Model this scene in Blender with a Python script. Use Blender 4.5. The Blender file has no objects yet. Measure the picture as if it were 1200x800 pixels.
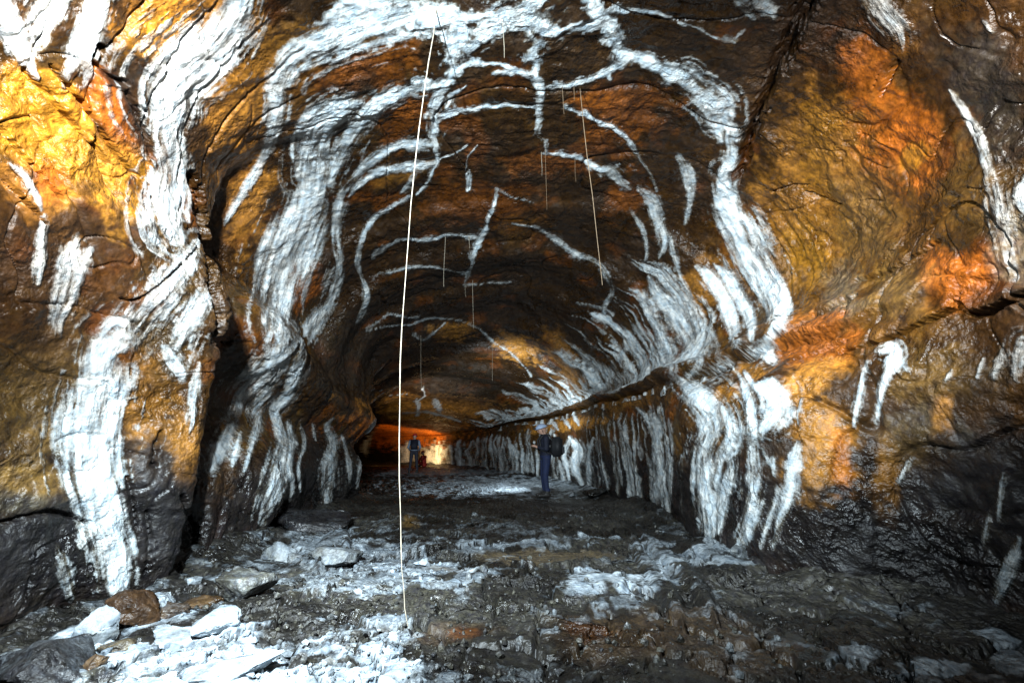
import bpy, bmesh, math, random
import numpy as np
from mathutils import Vector, Matrix
random.seed(7)
rng = np.random.default_rng(11)
SC = bpy.context.scene
COL = SC.collection

# ------------------------------------------------------------------ camera
F = 16.0 / 36.0 * 1200.0                 # focal length in pixels of the 1200 px wide photograph
PITCH = math.atan(122.0 / 533.0)
CAM = np.array([0.0, 0.0, 1.25])
cam = bpy.data.cameras.new('camera'); cam.lens = 16.0; cam.sensor_width = 36.0
cam.clip_start = 0.05; cam.clip_end = 300.0
cam_o = bpy.data.objects.new('camera', cam); COL.objects.link(cam_o)
cam_o.location = CAM; cam_o.rotation_euler = (math.pi / 2 + PITCH, 0, 0)
SC.camera = cam_o
# ------------------------------------------------------------------ world: a closed cave, next to no daylight
w = bpy.data.worlds.new('World'); SC.world = w; w.use_nodes = True
bg = w.node_tree.nodes['Background']; bg.inputs['Color'].default_value = (0.5, 0.6, 0.8, 1); bg.inputs['Strength'].default_value = 0.003
SC.view_settings.view_transform = 'Standard'; SC.view_settings.look = 'None'
SC.view_settings.exposure = 0.0; SC.view_settings.gamma = 1.0
SC.cycles.max_bounces = 4; SC.cycles.diffuse_bounces = 1; SC.cycles.glossy_bounces = 1
SC.cycles.use_denoising = True; SC.cycles.sample_clamp_indirect = 1.5; SC.cycles.sample_clamp_direct = 12.0
SC.cycles.caustics_reflective = False; SC.cycles.caustics_refractive = False

# ------------------------------------------------------------------ lamps (cavers' flash guns, plus an added roof fill)
def flash(name, loc, target, watt, color, angle, blend=0.6, size=0.08):
    l = bpy.data.lights.new(name, 'SPOT'); l.energy = watt; l.color = color
    l.spot_size = math.radians(angle); l.spot_blend = blend; l.shadow_soft_size = size
    o = bpy.data.objects.new(name, l); COL.objects.link(o); o.location = loc
    o.rotation_euler = (Vector(target) - Vector(loc)).to_track_quat('-Z', 'Y').to_euler()
    return o
COOL = (0.78, 0.92, 1.0); WARM = (1.0, 0.62, 0.26); WHITE = (1.0, 0.97, 0.92)
flash('flash_lamp_left_upper', (-1.25, 0.8, 3.2), (-3.1, 2.6, 3.5), 1700, WHITE, 78, 0.9, .04)
flash('flash_lamp_left_lower', (-1.15, 1.0, 2.4), (-2.3, 3.45, 0.05), 2700, COOL, 76, 0.95, .04)
flash('flash_lamp_right', (1.6, 0.6, 2.9), (3.5, 3.0, 3.35), 1500, WHITE, 82, 0.95, .04)
flash('flash_lamp_front', (-1.1, 0.2, 3.2), (0.4, 7.5, 2.2), 5000, COOL, 102, 0.8, .04)
flash('flash_lamp_middle', (-1.0, 12.8, 1.6), (0.6, 15.4, 3.0), 1000, COOL, 135, 0.8)
flash('roof_fill_back', (-3.4, 16.0, 1.6), (-3.2, 18.6, 3.7), 650, WHITE, 84, 0.9)  # added unseen fill that brightens the dark far roof
flash('flash_lamp_floor', (0.9, 12.9, 1.3), (-2.0, 14.4, 0.0), 700, COOL, 95, 0.8)
flash('caving_lamp_far', (-5.6, 28.3, 0.7), (-5.0, 30.4, 0.9), 430, WARM, 168, 1.0, .1)
flash('caving_lamp_tunnel', (-8.0, 27.2, 1.0), (-8.0, 33.0, 1.6), 330, (1.0, .5, .16), 105, 1.0, .1)
# ------------------------------------------------------------------ projection helpers
SP, CP = math.sin(PITCH), math.cos(PITCH)
def ray(u, v):
    x = (u - 600.0) / F; y = -(v - 400.0) / F
    return np.array([x, CP - y * SP, SP + y * CP])
def at_depth(u, v, d):
    r = ray(u, v); return CAM + r * (d / r[1])
def at_z(u, v, z=0.0):
    r = ray(u, v); return CAM + r * ((z - CAM[2]) / r[2])
def project(P):
    q = P - CAM
    fz = q[:, 1] * CP + q[:, 2] * SP
    fy = -q[:, 1] * SP + q[:, 2] * CP
    fzs = np.where(fz > 0.05, fz, 0.05)
    u = 600.0 + F * q[:, 0] / fzs; v = 400.0 - F * fy / fzs
    u = np.where(fz > 0.05, u, -9999.0)
    return u, v, fz

# ------------------------------------------------------------------ numpy noise
_perm = np.concatenate([rng.permutation(256)] * 3).astype(np.int32)
_val = (rng.random(256) * 2 - 1).astype(np.float32)
def vnoise(P):
    i = np.floor(P).astype(np.int32); f = (P - i).astype(np.float32); i &= 255
    f = f * f * f * (f * (f * 6 - 15) + 10)
    x0, y0, z0 = i[:, 0], i[:, 1], i[:, 2]; x1 = (x0 + 1) & 255
    def h(x, y, z): return _val[_perm[_perm[_perm[x] + (y & 255)] + (z & 255)]]
    fx, fy, fz = f[:, 0], f[:, 1], f[:, 2]
    a = h(x0, y0, z0) * (1 - fx) + h(x1, y0, z0) * fx
    b = h(x0, y0 + 1, z0) * (1 - fx) + h(x1, y0 + 1, z0) * fx
    c = h(x0, y0, z0 + 1) * (1 - fx) + h(x1, y0, z0 + 1) * fx
    e = h(x0, y0 + 1, z0 + 1) * (1 - fx) + h(x1, y0 + 1, z0 + 1) * fx
    return (a * (1 - fy) + b * fy) * (1 - fz) + (c * (1 - fy) + e * fy) * fz
def fbm(P, scale, octv=4, gain=0.5, off=0.0):
    s = 0.0; a = 1.0; t = 0.0; Q = P * scale + off
    for k in range(octv):
        s = s + a * vnoise(Q); t += a; a *= gain; Q = Q * 2.03 + 17.3
    return s / t
def ridge(P, scale, octv=3, off=0.0):
    s = 0.0; a = 1.0; t = 0.0; Q = P * scale + off
    for k in range(octv):
        s = s + a * (1 - 2 * np.abs(vnoise(Q))); t += a; a *= 0.5; Q = Q * 2.1 + 9.1
    return s / t
def sstep(a, b, x):
    t = np.clip((x - a) / (b - a), 0, 1); return t * t * (3 - 2 * t)
def pchip(X, Y, x):
    h = np.diff(X)[:, None]; dl = np.diff(Y, axis=0) / h
    m = np.zeros_like(Y)
    w1 = 2 * h[1:] + h[:-1]; w2 = h[1:] + 2 * h[:-1]
    with np.errstate(divide='ignore', invalid='ignore'):
        mm = (w1 + w2) / (w1 / dl[:-1] + w2 / dl[1:])
    m[1:-1] = np.where(dl[:-1] * dl[1:] > 0, mm, 0.0)
    m[0] = dl[0]; m[-1] = dl[-1]
    k = np.clip(np.searchsorted(X, x) - 1, 0, len(X) - 2)
    t = ((x - X[k]) / h[k, 0])[:, None]; H = h[k]
    return ((1 + 2 * t) * (1 - t) ** 2) * Y[k] + t * (1 - t) ** 2 * H * m[k] + t * t * (3 - 2 * t) * Y[k + 1] + t * t * (t - 1) * H * m[k + 1]

# ------------------------------------------------------------------ object helpers
def mesh_obj(name, V, Fc, mat, parent=None, normals=None, attrs=None, cols=None, smooth=True):
    me = bpy.data.meshes.new(name)
    V = np.ascontiguousarray(V, dtype=np.float32); Fc = np.asarray(Fc, dtype=np.int32)
    n = Fc.shape[1]
    me.vertices.add(len(V)); me.vertices.foreach_set('co', V.ravel())
    me.loops.add(Fc.size); me.loops.foreach_set('vertex_index', Fc.ravel())
    me.polygons.add(len(Fc)); me.polygons.foreach_set('loop_start', np.arange(0, Fc.size, n, dtype=np.int32))
    me.update(calc_edges=True)
    me.polygons.foreach_set('use_smooth', np.full(len(Fc), smooth, dtype=bool))
    for k, a in (attrs or {}).items():
        me.attributes.new(k, 'FLOAT', 'POINT').data.foreach_set('value', np.ascontiguousarray(a, dtype=np.float32))
    for k, a in (cols or {}).items():
        c = np.ones((len(V), 4), dtype=np.float32); c[:, :3] = a
        me.attributes.new(k, 'FLOAT_COLOR', 'POINT').data.foreach_set('color', c.ravel())
    if normals is not None: me.normals_split_custom_set_from_vertices(np.ascontiguousarray(normals, dtype=np.float32))
    me.materials.append(mat)
    o = bpy.data.objects.new(name, me); COL.objects.link(o)
    if parent is not None: o.parent = parent
    return o
def tag(o, label=None, cat=None, group=None, kind=None):
    if label: o['label'] = label
    if cat: o['category'] = cat
    if group: o['group'] = group
    if kind: o['kind'] = kind
    return o
def subset(name, faces, V, Nn, W, Cc, mat, parent, S=None, A=None):
    idx, inv = np.unique(faces, return_inverse=True)
    return mesh_obj(name, V[idx], inv.reshape(faces.shape), mat, parent, Nn[idx], {'white': W[idx]} if S is None else {'white': W[idx], 'fs': S[idx], 'fa': A[idx]}, {'rock': Cc[idx]})

# ------------------------------------------------------------------ materials
def new_mat(name):
    m = bpy.data.materials.new(name); m.use_nodes = True
    return m, m.node_tree.nodes, m.node_tree.links, m.node_tree.nodes['Principled BSDF']
def math_node(N, L, op, a, b=None, clamp=False):
    n = N.new('ShaderNodeMath'); n.operation = op; n.use_clamp = clamp
    for i, x in enumerate((a, b)):
        if x is None: continue
        if isinstance(x, (int, float)): n.inputs[i].default_value = x
        else: L.new(x, n.inputs[i])
    return n.outputs[0]
def mix_col(N, L, mode, fac, a, b):
    n = N.new('ShaderNodeMix'); n.data_type = 'RGBA'; n.blend_type = mode
    for s, x in ((n.inputs[0], fac), (n.inputs[6], a), (n.inputs[7], b)):
        if isinstance(x, (int, float)): s.default_value = x
        elif isinstance(x, tuple): s.default_value = x
        else: L.new(x, s)
    return n.outputs[2]
def noise_tex(N, L, pos, scale, detail=4, rough=0.6, dist=0.0):
    n = N.new('ShaderNodeTexNoise'); n.inputs['Scale'].default_value = scale; n.inputs['Detail'].default_value = detail
    n.inputs['Roughness'].default_value = rough; n.inputs['Distortion'].default_value = dist
    L.new(pos, n.inputs['Vector']); return n.outputs['Fac']
def map_range(N, L, v, a, b, c, d):
    n = N.new('ShaderNodeMapRange'); n.inputs[1].default_value = a; n.inputs[2].default_value = b
    n.inputs[3].default_value = c; n.inputs[4].default_value = d; L.new(v, n.inputs[0]); return n.outputs[0]

def rock_material(name, bump_d, rough_lo, rough_hi, fine, white_a=(0.80, 0.82, 0.80, 1), white_b=(0.44, 0.53, 0.59, 1), lo=0.14, hi=1.12, jk=0.9):
    m, N, L, B = new_mat(name)
    geo = N.new('ShaderNodeNewGeometry'); pos = geo.outputs['Position']
    ra = N.new('ShaderNodeAttribute'); ra.attribute_name = 'rock'
    wa = N.new('ShaderNodeAttribute'); wa.attribute_name = 'white'
    n1 = noise_tex(N, L, pos, 5.0, 8, 0.62); n2 = noise_tex(N, L, pos, 34.0, 6, 0.7); n3 = noise_tex(N, L, pos, fine, 4, 0.75)
    # mottled rock
    var = math_node(N, L, 'ADD', map_range(N, L, n1, 0.3, 0.7, 0.45, 1.25), map_range(N, L, n2, 0.3, 0.7, -0.28, 0.34))
    vm = N.new('ShaderNodeVectorMath'); vm.operation = 'SCALE'; 
    hue = map_range(N, L, noise_tex(N, L, pos, 16.0, 5, 0.7), 0.36, 0.64, 0.0, 1.0)
    hm = mix_col(N, L, 'MIX', hue, (0.62, 0.55, 0.55, 1), (1.40, 1.22, 0.80, 1))
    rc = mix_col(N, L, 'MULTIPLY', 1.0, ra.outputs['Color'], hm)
    L.new(rc, vm.inputs[0]); L.new(var, vm.inputs['Scale'])
    # gritty grains
    vo = N.new('ShaderNodeTexVoronoi'); vo.inputs['Scale'].default_value = 38.0; L.new(pos, vo.inputs['Vector'])
    nm = noise_tex(N, L, pos, 13.0, 3, 0.5)
    fs = N.new('ShaderNodeAttribute'); fs.attribute_name = 'fs'; fa = N.new('ShaderNodeAttribute'); fa.attribute_name = 'fa'
    cx = N.new('ShaderNodeCombineXYZ'); L.new(math_node(N, L, 'MULTIPLY', fs.outputs['Fac'], 26.0), cx.inputs[0]); L.new(math_node(N, L, 'MULTIPLY', fa.outputs['Fac'], 3.2), cx.inputs[1])
    L.new(math_node(N, L, 'MULTIPLY', nm, 1.2), cx.inputs[2])
    nf = noise_tex(N, L, cx.outputs[0], 1.0, 5, 0.7)
    # white crust, thin and broken where there is little of it
    jit = math_node(N, L, 'ADD', map_range(N, L, n2, 0.25, 0.75, -0.42, 0.42), map_range(N, L, n3, 0.25, 0.75, -0.26, 0.26))
    jit = math_node(N, L, 'ADD', math_node(N, L, 'MULTIPLY', jit, 0.7), map_range(N, L, nf, 0.28, 0.72, -0.5, 0.5))
    wf = wa.outputs['Fac']
    thin = map_range(N, L, math_node(N, L, 'ABSOLUTE', math_node(N, L, 'SUBTRACT', wf, 0.5)), 0.0, 0.6, 1.0, 0.35)
    wm = math_node(N, L, 'ADD', wf, math_node(N, L, 'MULTIPLY', math_node(N, L, 'MULTIPLY', jit, thin), jk))
    wm = math_node(N, L, 'MULTIPLY', map_range(N, L, wm, lo, hi, 0.0, 1.0), map_range(N, L, wf, 0.02, 0.2, 0.0, 1.0))
    wcol = mix_col(N, L, 'MIX', map_range(N, L, noise_tex(N, L, pos, 9.0, 5, 0.6), 0.38, 0.62, 0.0, 1.0), white_a, white_b)
    col = mix_col(N, L, 'MIX', wm, vm.outputs[0], wcol)
    L.new(col, B.inputs['Base Color'])
    wet = map_range(N, L, noise_tex(N, L, pos, 1.1, 4, 0.6), 0.40, 0.60, 0.0, 1.0)
    r = math_node(N, L, 'ADD', map_range(N, L, n1, 0.35, 0.65, rough_lo, rough_hi), math_node(N, L, 'MULTIPLY', wet, 0.30))
    rr = math_node(N, L, 'ADD', r, math_node(N, L, 'MULTIPLY', wm, 0.22), True)
    L.new(rr, B.inputs['Roughness']); B.inputs['Specular IOR Level'].default_value = 0.42
    h = math_node(N, L, 'ADD', math_node(N, L, 'MULTIPLY', n2, 0.20), math_node(N, L, 'MULTIPLY', n3, 0.03))
    h = math_node(N, L, 'ADD', h, math_node(N, L, 'MULTIPLY', vo.outputs['Distance'], -0.20))
    h = math_node(N, L, 'ADD', h, math_node(N, L, 'MULTIPLY', nm, 1.5))
    h = math_node(N, L, 'ADD', h, math_node(N, L, 'MULTIPLY', math_node(N, L, 'MULTIPLY', nf, 1.1), map_range(N, L, wf, 0.05, 0.4, 0.0, 1.0)))
    b = N.new('ShaderNodeBump'); b.inputs['Distance'].default_value = bump_d; L.new(map_range(N, L, noise_tex(N, L, pos, 1.7, 3, 0.6), 0.38, 0.62, 0.25, 1.0), b.inputs['Strength'])
    L.new(h, b.inputs['Height']); L.new(b.outputs[0], B.inputs['Normal'])
    return m
M_WALL = rock_material('cave_rock', 0.040, 0.14, 0.34, 110.0)
M_FLOOR = rock_material('lava_crust', 0.05, 0.15, 0.38, 130.0, (0.60, 0.67, 0.72, 1), (0.26, 0.32, 0.38, 1), 0.08, 1.25, 0.75)
def plain(name, c, rough=0.7, var=0.25, scale=30, metal=0.0):
    m, N, L, B = new_mat(name)
    tc = N.new('ShaderNodeTexCoord')
    n = noise_tex(N, L, tc.outputs['Object'], scale, 4)
    v = map_range(N, L, n, 0.3, 0.7, 1 - var, 1 + var)
    vm = N.new('ShaderNodeVectorMath'); vm.operation = 'SCALE'; vm.inputs[0].default_value = c; L.new(v, vm.inputs['Scale'])
    L.new(vm.outputs[0], B.inputs['Base Color']); B.inputs['Roughness'].default_value = rough; B.inputs['Metallic'].default_value = metal
    b = N.new('ShaderNodeBump'); b.inputs['Distance'].default_value = 0.004; L.new(n, b.inputs['Height']); L.new(b.outputs[0], B.inputs['Normal'])
    return m

# ================================================================== THE TUNNEL
# cross sections: depth -> 14 points (x, z) from the left foot over the roof to the right foot
ST = {
 -4.0: [(-.6,.2),(-.7,.6),(-.75,.9),(-.7,1.2),(-.6,1.5),(-.4,1.7),(-.2,1.8),(0,1.85),(.2,1.8),(.4,1.7),(.6,1.5),(.7,1.2),(.7,.8),(.6,.2)],
 -2.5: [(-2.6,-.3),(-2.7,.7),(-2.7,1.5),(-2.6,2.3),(-2.4,3.0),(-1.9,3.6),(-1,4.0),(0,4.1),(1,4.0),(1.9,3.7),(2.5,3.1),(2.7,2.2),(2.7,1.3),(2.7,-.3)],
 0.0: [(-3.3,-.3),(-3.3,.8),(-3.3,1.7),(-3.1,2.7),(-2.8,3.4),(-2.2,4.1),(-1.1,4.6),(0,4.7),(1.2,4.65),(2.4,4.3),(3.2,3.4),(3.3,2.3),(3.3,1.4),(3.3,-.3)],
 1.8: [(-3.4,-.3),(-3.4,.8),(-3.3,1.8),(-3.1,2.75),(-2.9,3.45),(-2.25,4.2),(-1.15,4.75),(0,4.85),(1.3,4.8),(2.55,4.45),(3.3,3.45),(3.4,2.25),(3.5,1.4),(3.6,-.3)],
 3.0: [(-3.5,-.3),(-3.4,.8),(-3.3,1.8),(-3.1,2.8),(-3.0,3.5),(-2.4,4.35),(-1.25,4.95),(0,5.05),(1.45,5.0),(2.75,4.65),(3.45,3.5),(3.4,2.25),(3.4,1.4),(3.6,-.3)],
 3.8: [(-3.4,-.3),(-3.3,.8),(-3.2,1.8),(-3.05,2.7),(-3.1,3.45),(-2.6,4.4),(-1.3,5.0),(0,5.1),(1.55,5.1),(2.85,4.75),(3.6,3.5),(3.3,2.27),(3.2,1.45),(3.45,-.3)],
 4.4: [(-3.1,-.3),(-2.95,.8),(-2.98,1.8),(-2.9,2.55),(-3.2,3.4),(-2.9,4.4),(-1.4,5.05),(0,5.15),(1.6,5.15),(2.9,4.8),(3.7,3.5),(3.2,2.28),(2.75,1.5),(2.85,-.3)],
 4.85: [(-3.8,-.3),(-3.75,.8),(-4.1,1.8),(-3.75,2.7),(-3.95,3.5),(-3.15,4.5),(-1.5,5.1),(0,5.2),(1.6,5.2),(2.95,4.8),(3.75,3.5),(3.1,2.3),(2.45,1.55),(2.55,-.3)],
 6.3: [(-3.5,-.3),(-3.2,.8),(-3.9,1.85),(-3.2,2.75),(-3.75,3.55),(-3.0,4.5),(-1.6,5.1),(0,5.2),(1.6,5.15),(3.0,4.7),(3.7,3.4),(2.9,2.3),(2.4,1.6),(2.5,-.3)],
 7.6: [(-3.8,-.3),(-3.5,.75),(-4.0,1.7),(-3.4,2.5),(-3.75,3.3),(-3.15,4.3),(-1.7,4.95),(-.1,5.1),(1.4,5.05),(2.65,4.5),(3.3,3.25),(2.65,2.3),(2.5,1.65),(2.65,-.3)],
 9.2: [(-3.75,-.3),(-3.6,.7),(-4.0,1.5),(-3.5,2.2),(-3.7,2.9),(-3.3,4.0),(-1.9,4.75),(-.3,5.0),(1.15,4.88),(2.3,4.2),(2.95,3.1),(2.55,2.3),(2.7,1.6),(2.8,-.3)],
 11.0: [(-3.7,-.3),(-3.6,.7),(-3.9,1.3),(-3.45,1.95),(-3.7,2.7),(-3.5,3.7),(-2.2,4.5),(-.7,4.75),(.75,4.6),(1.85,3.95),(2.55,2.95),(2.3,2.3),(2.4,1.6),(2.45,-.3)],
 12.2: [(-4.1,-.3),(-4.0,.7),(-4.2,1.25),(-3.6,1.85),(-4.0,2.6),(-3.8,3.5),(-2.6,4.3),(-1.0,4.5),(.5,4.38),(1.6,3.75),(2.35,2.85),(2.15,2.3),(2.15,1.6),(2.3,-.3)],
 13.5: [(-4.8,-.3),(-4.8,.7),(-4.8,1.3),(-4.5,1.9),(-4.5,2.6),(-4.3,3.3),(-3.0,4.0),(-1.4,4.25),(.2,4.15),(1.35,3.55),(2.1,2.8),(2.0,2.3),(1.9,1.6),(2.1,-.3)],
 16.5: [(-5.9,-.3),(-5.8,.7),(-5.8,1.3),(-5.6,1.9),(-5.5,2.5),(-5.0,3.1),(-3.9,3.7),(-2.3,3.9),(-.75,3.8),(.55,3.4),(1.45,2.75),(1.5,2.25),(1.35,1.5),(1.5,-.3)],
 20.0: [(-8,-.3),(-7.9,.7),(-7.9,1.3),(-7.7,1.8),(-7.3,2.3),(-6.5,2.8),(-5.2,3.2),(-3.7,3.35),(-2.2,3.3),(-.9,2.95),(-.1,2.5),(.05,2.2),(-.1,1.4),(0,-.3)],
 25.0: [(-12,-.3),(-11.9,.6),(-11.8,1.2),(-11.5,1.6),(-10.8,2.0),(-9.6,2.4),(-8,2.7),(-6.3,2.8),(-4.6,2.75),(-3,2.55),(-2.1,2.3),(-1.7,2.1),(-1.8,1.3),(-1.7,-.3)],
 30.0: [(-16,-.3),(-16,.5),(-15.9,1),(-15.6,1.4),(-14.8,1.8),(-13.6,2.1),(-11.9,2.4),(-10.2,2.5),(-8.4,2.45),(-6.6,2.25),(-5.5,2.05),(-5.1,1.9),(-5.1,1.2),(-5,-.3)],
 36.0: [(-24,-.3),(-24,.5),(-23.9,1),(-23.6,1.4),(-22.8,1.8),(-21.6,2.1),(-19.5,2.4),(-17.5,2.5),(-15.4,2.45),(-13,2.25),(-11.5,2.05),(-11.1,1.9),(-11.1,1.2),(-11,-.3)],
 40.0: [(-20,.2),(-20,.4),(-19.8,.6),(-19.6,.8),(-19.4,1),(-19,1.1),(-18.5,1.2),(-18,1.2),(-17.5,1.2),(-17,1.1),(-16.6,1),(-16.4,.8),(-16.2,.5),(-16,.2)],
}
SD = np.array(sorted(ST)); SY = np.array([np.array(ST[k]).ravel() for k in SD])
def depth_rows(a, b, n, ex):
    q = np.linspace(a ** (1 - ex), b ** (1 - ex), n); return q ** (1 / (1 - ex))
ROWS = np.concatenate([np.linspace(-4.0, 1.45, 34), depth_rows(1.5, 40.0, 740, 1.4)])
SPAN = 86; NP = 13 * SPAN + 1
pp = np.linspace(0, 13, NP)
def sections(rows, p):
    C = pchip(SD, SY, rows).reshape(len(rows), 14, 2)
    C = np.concatenate([2 * C[:, :1] - C[:, 1:2], C, 2 * C[:, -1:] - C[:, -2:-1]], axis=1)
    k = np.clip(np.floor(p).astype(int), 0, 12); t = (p - k)[None, :, None]
    a, b, c, e = C[:, k], C[:, k + 1], C[:, k + 2], C[:, k + 3]
    return 0.5 * (2 * b + (c - a) * t + (2 * a - 5 * b + 4 * c - e) * t ** 2 + (3 * b - a - 3 * c + e) * t ** 3)
MR = len(ROWS)
S2 = sections(ROWS, pp)
G = np.zeros((MR, NP, 3)); G[..., 0] = S2[..., 0]; G[..., 2] = S2[..., 1]; G[..., 1] = ROWS[:, None]
DG = np.broadcast_to(ROWS[:, None], (MR, NP)).ravel(); PG = np.broadcast_to(pp[None, :], (MR, NP)).ravel()
def grid_normals(G):
    du = np.gradient(G, axis=0); dv = np.gradient(G, axis=1)
    n = np.cross(du, dv); n /= np.maximum(np.linalg.norm(n, axis=2, keepdims=True), 1e-9); return n
Nn = grid_normals(G)
mid = MR // 2
if Nn[mid, NP // 2, 2] > 0: Nn = -Nn              # inwards: the roof faces down
P0 = G.reshape(-1, 3).copy(); N0 = Nn.reshape(-1, 3)

# --- relief of the bare rock
def gauss(x, c, s): return np.exp(-((x - c) / s) ** 2)
side_ = sstep(4.9, 4.2, PG) + sstep(8.9, 9.6, PG)
wall_amt = 0.55 + 0.45 * np.abs(PG - 6.8) / 6.5
Pw = P0 + 0.25 * np.stack([fbm(P0, 1.1, 2, off=k * 31.0) for k in range(3)], axis=1)
disp = 0.13 * fbm(P0, 0.75, 3) * wall_amt
rd = ridge(Pw, 1.9, 3, off=5.0)
disp += 0.055 * rd * wall_amt
disp += 0.022 * fbm(Pw, 6.0, 3, off=40.0) * (0.5 + 0.5 * wall_amt)
# vertical drip flutes on the right wall and lower left wall
fl = vnoise(np.stack([DG * 7.0 / np.maximum(1, DG / 6) , PG * 0.55, np.zeros_like(DG)], axis=1))
fl2 = vnoise(np.stack([DG * 16.0 / np.maximum(1, DG / 6), PG * 0.7, np.full_like(DG, 9.0)], axis=1))
flute = (sstep(8.8, 9.6, PG) * sstep(4.4, 5.4, DG) + sstep(2.6, 1.4, PG) * sstep(4.7, 5.2, DG) + 0.6 * sstep(4.6, 3.6, PG) * sstep(5.2, 6, DG))
disp += flute * (0.055 * fl + 0.03 * fl2)
# the long shelf: a deep dark groove under the upper right wall
pg = 10.93 + 0.05 * vnoise(np.stack([DG * 1.3, DG * 0, DG * 0], axis=1)) + 0.03 * vnoise(np.stack([DG * 5.0, DG * 0 + 4, DG * 0], axis=1))
dg = PG - pg
disp += -0.42 * np.exp(-(dg / 0.06) ** 4) * (.12 + .88 * sstep(3.6, 6.0, DG)) * (0.65 + 0.5 * vnoise(np.stack([DG * 0.8, DG * 0 + 1, DG * 0], axis=1)))
disp += 0.15 * sstep(-0.45, -0.12, dg) * sstep(-0.05, -0.10, dg) * sstep(3.0, 6.0, DG)
# bedding grooves running diagonally over the upper left slab
bed = np.abs(((P0[:, 2] * 0.75 + P0[:, 1] * 0.9) * 2.2 + 0.35 * fbm(P0, 0.9, 2, off=71.0)) % 1.0 - 0.5)
leftslab = sstep(5.8, 4.8, PG) * sstep(2.6, 3.3, PG) * sstep(4.5, 4.0, DG) * sstep(1.0, 1.8, DG)
disp += leftslab * (-0.035 * sstep(0.10, 0.0, bed) + 0.02 * bed)
# blocky joints on the right flank
jn = np.abs(vnoise(Pw * 1.15 + 60.0)); rightblk = sstep(9.2, 9.8, PG) * sstep(5.8, 4.6, DG)
disp += rightblk * (-0.05 * sstep(0.05, 0.0, jn))
# narrow cracks in the roof
jr = np.abs(vnoise(Pw * 0.8 + 23.0)); roof = sstep(4.6, 5.6, PG) * sstep(9.6, 8.8, PG)
disp += roof * (-0.035 * sstep(0.03, 0.0, jr)) + roof * 0.018 * ridge(P0 * np.array([1, 2.6, 1]), 2.5, 3, off=3.0)
disp += 0.012 * ridge(Pw, 7.5, 3, off=15.0) * wall_amt - 0.02 * sstep(.06, .0, np.abs(vnoise(Pw * 3.1 + 90.0))) * side_
disp += 0.006 * fbm(Pw, 15.0, 3, off=77.0) * wall_amt
qa = DG * 1.0 + PG * 1.15 + .25 * fbm(P0, 1.5, 2, off=31.0)
disp += .020 * rightblk * sstep(10.9, 10.5, PG) * vnoise(np.stack([qa * 7.0, (DG - PG * .6) * .9, DG * 0], axis=1)) * 1.0
disp += .006 * rightblk * sstep(10.9, 10.5, PG) * vnoise(np.stack([qa * 17.0, (DG - PG * .6) * 1.6, DG * 0 + 8], axis=1))
for rd_, am in [(6.9, .10), (8.4, .16), (10.1, .14), (11.9, .20), (13.6, .16), (15.6, .18), (18.2, .18), (21.5, .2), (24.5, .2)]:    # scalloped arches of the vault
    sk = rd_ + .10 * rd_ * .35 * (PG - 7.2) / 3.0 * np.sign(PG - 7.2) + .12 * vnoise(np.stack([PG * 1.6, PG * 0 + rd_, PG * 0], axis=1))
    x_ = (DG - sk) / (.055 * rd_)
    disp += am * np.where(x_ < 0, np.exp(-(x_ / .55) ** 2), np.exp(-(x_ / 1.6) ** 2)) * sstep(3.2, 4.2, PG) * sstep(10.7, 10.1, PG)
disp[(DG < -2)] *= 0.3
P1 = P0 + N0 * disp[:, None]

# --- what the camera sees of it, to carry points of the photograph onto the rock
U, Vv, Z = project(P1)
cell = 5
inb = (U > -30) & (U < 1230) & (Vv > -30) & (Vv < 830) & (Z > 0.3)
cu = ((U + 40) / cell).astype(int); cv = ((Vv + 40) / cell).astype(int)
zb = np.full((260, 190), 1e9)
ii = np.where(inb)[0]
np.minimum.at(zb, (cu[ii], cv[ii]), Z[ii])
VIS = np.zeros(len(P1), bool); VIS[ii] = Z[ii] < zb[cu[ii], cv[ii]] * 1.10 + 0.12

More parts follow.
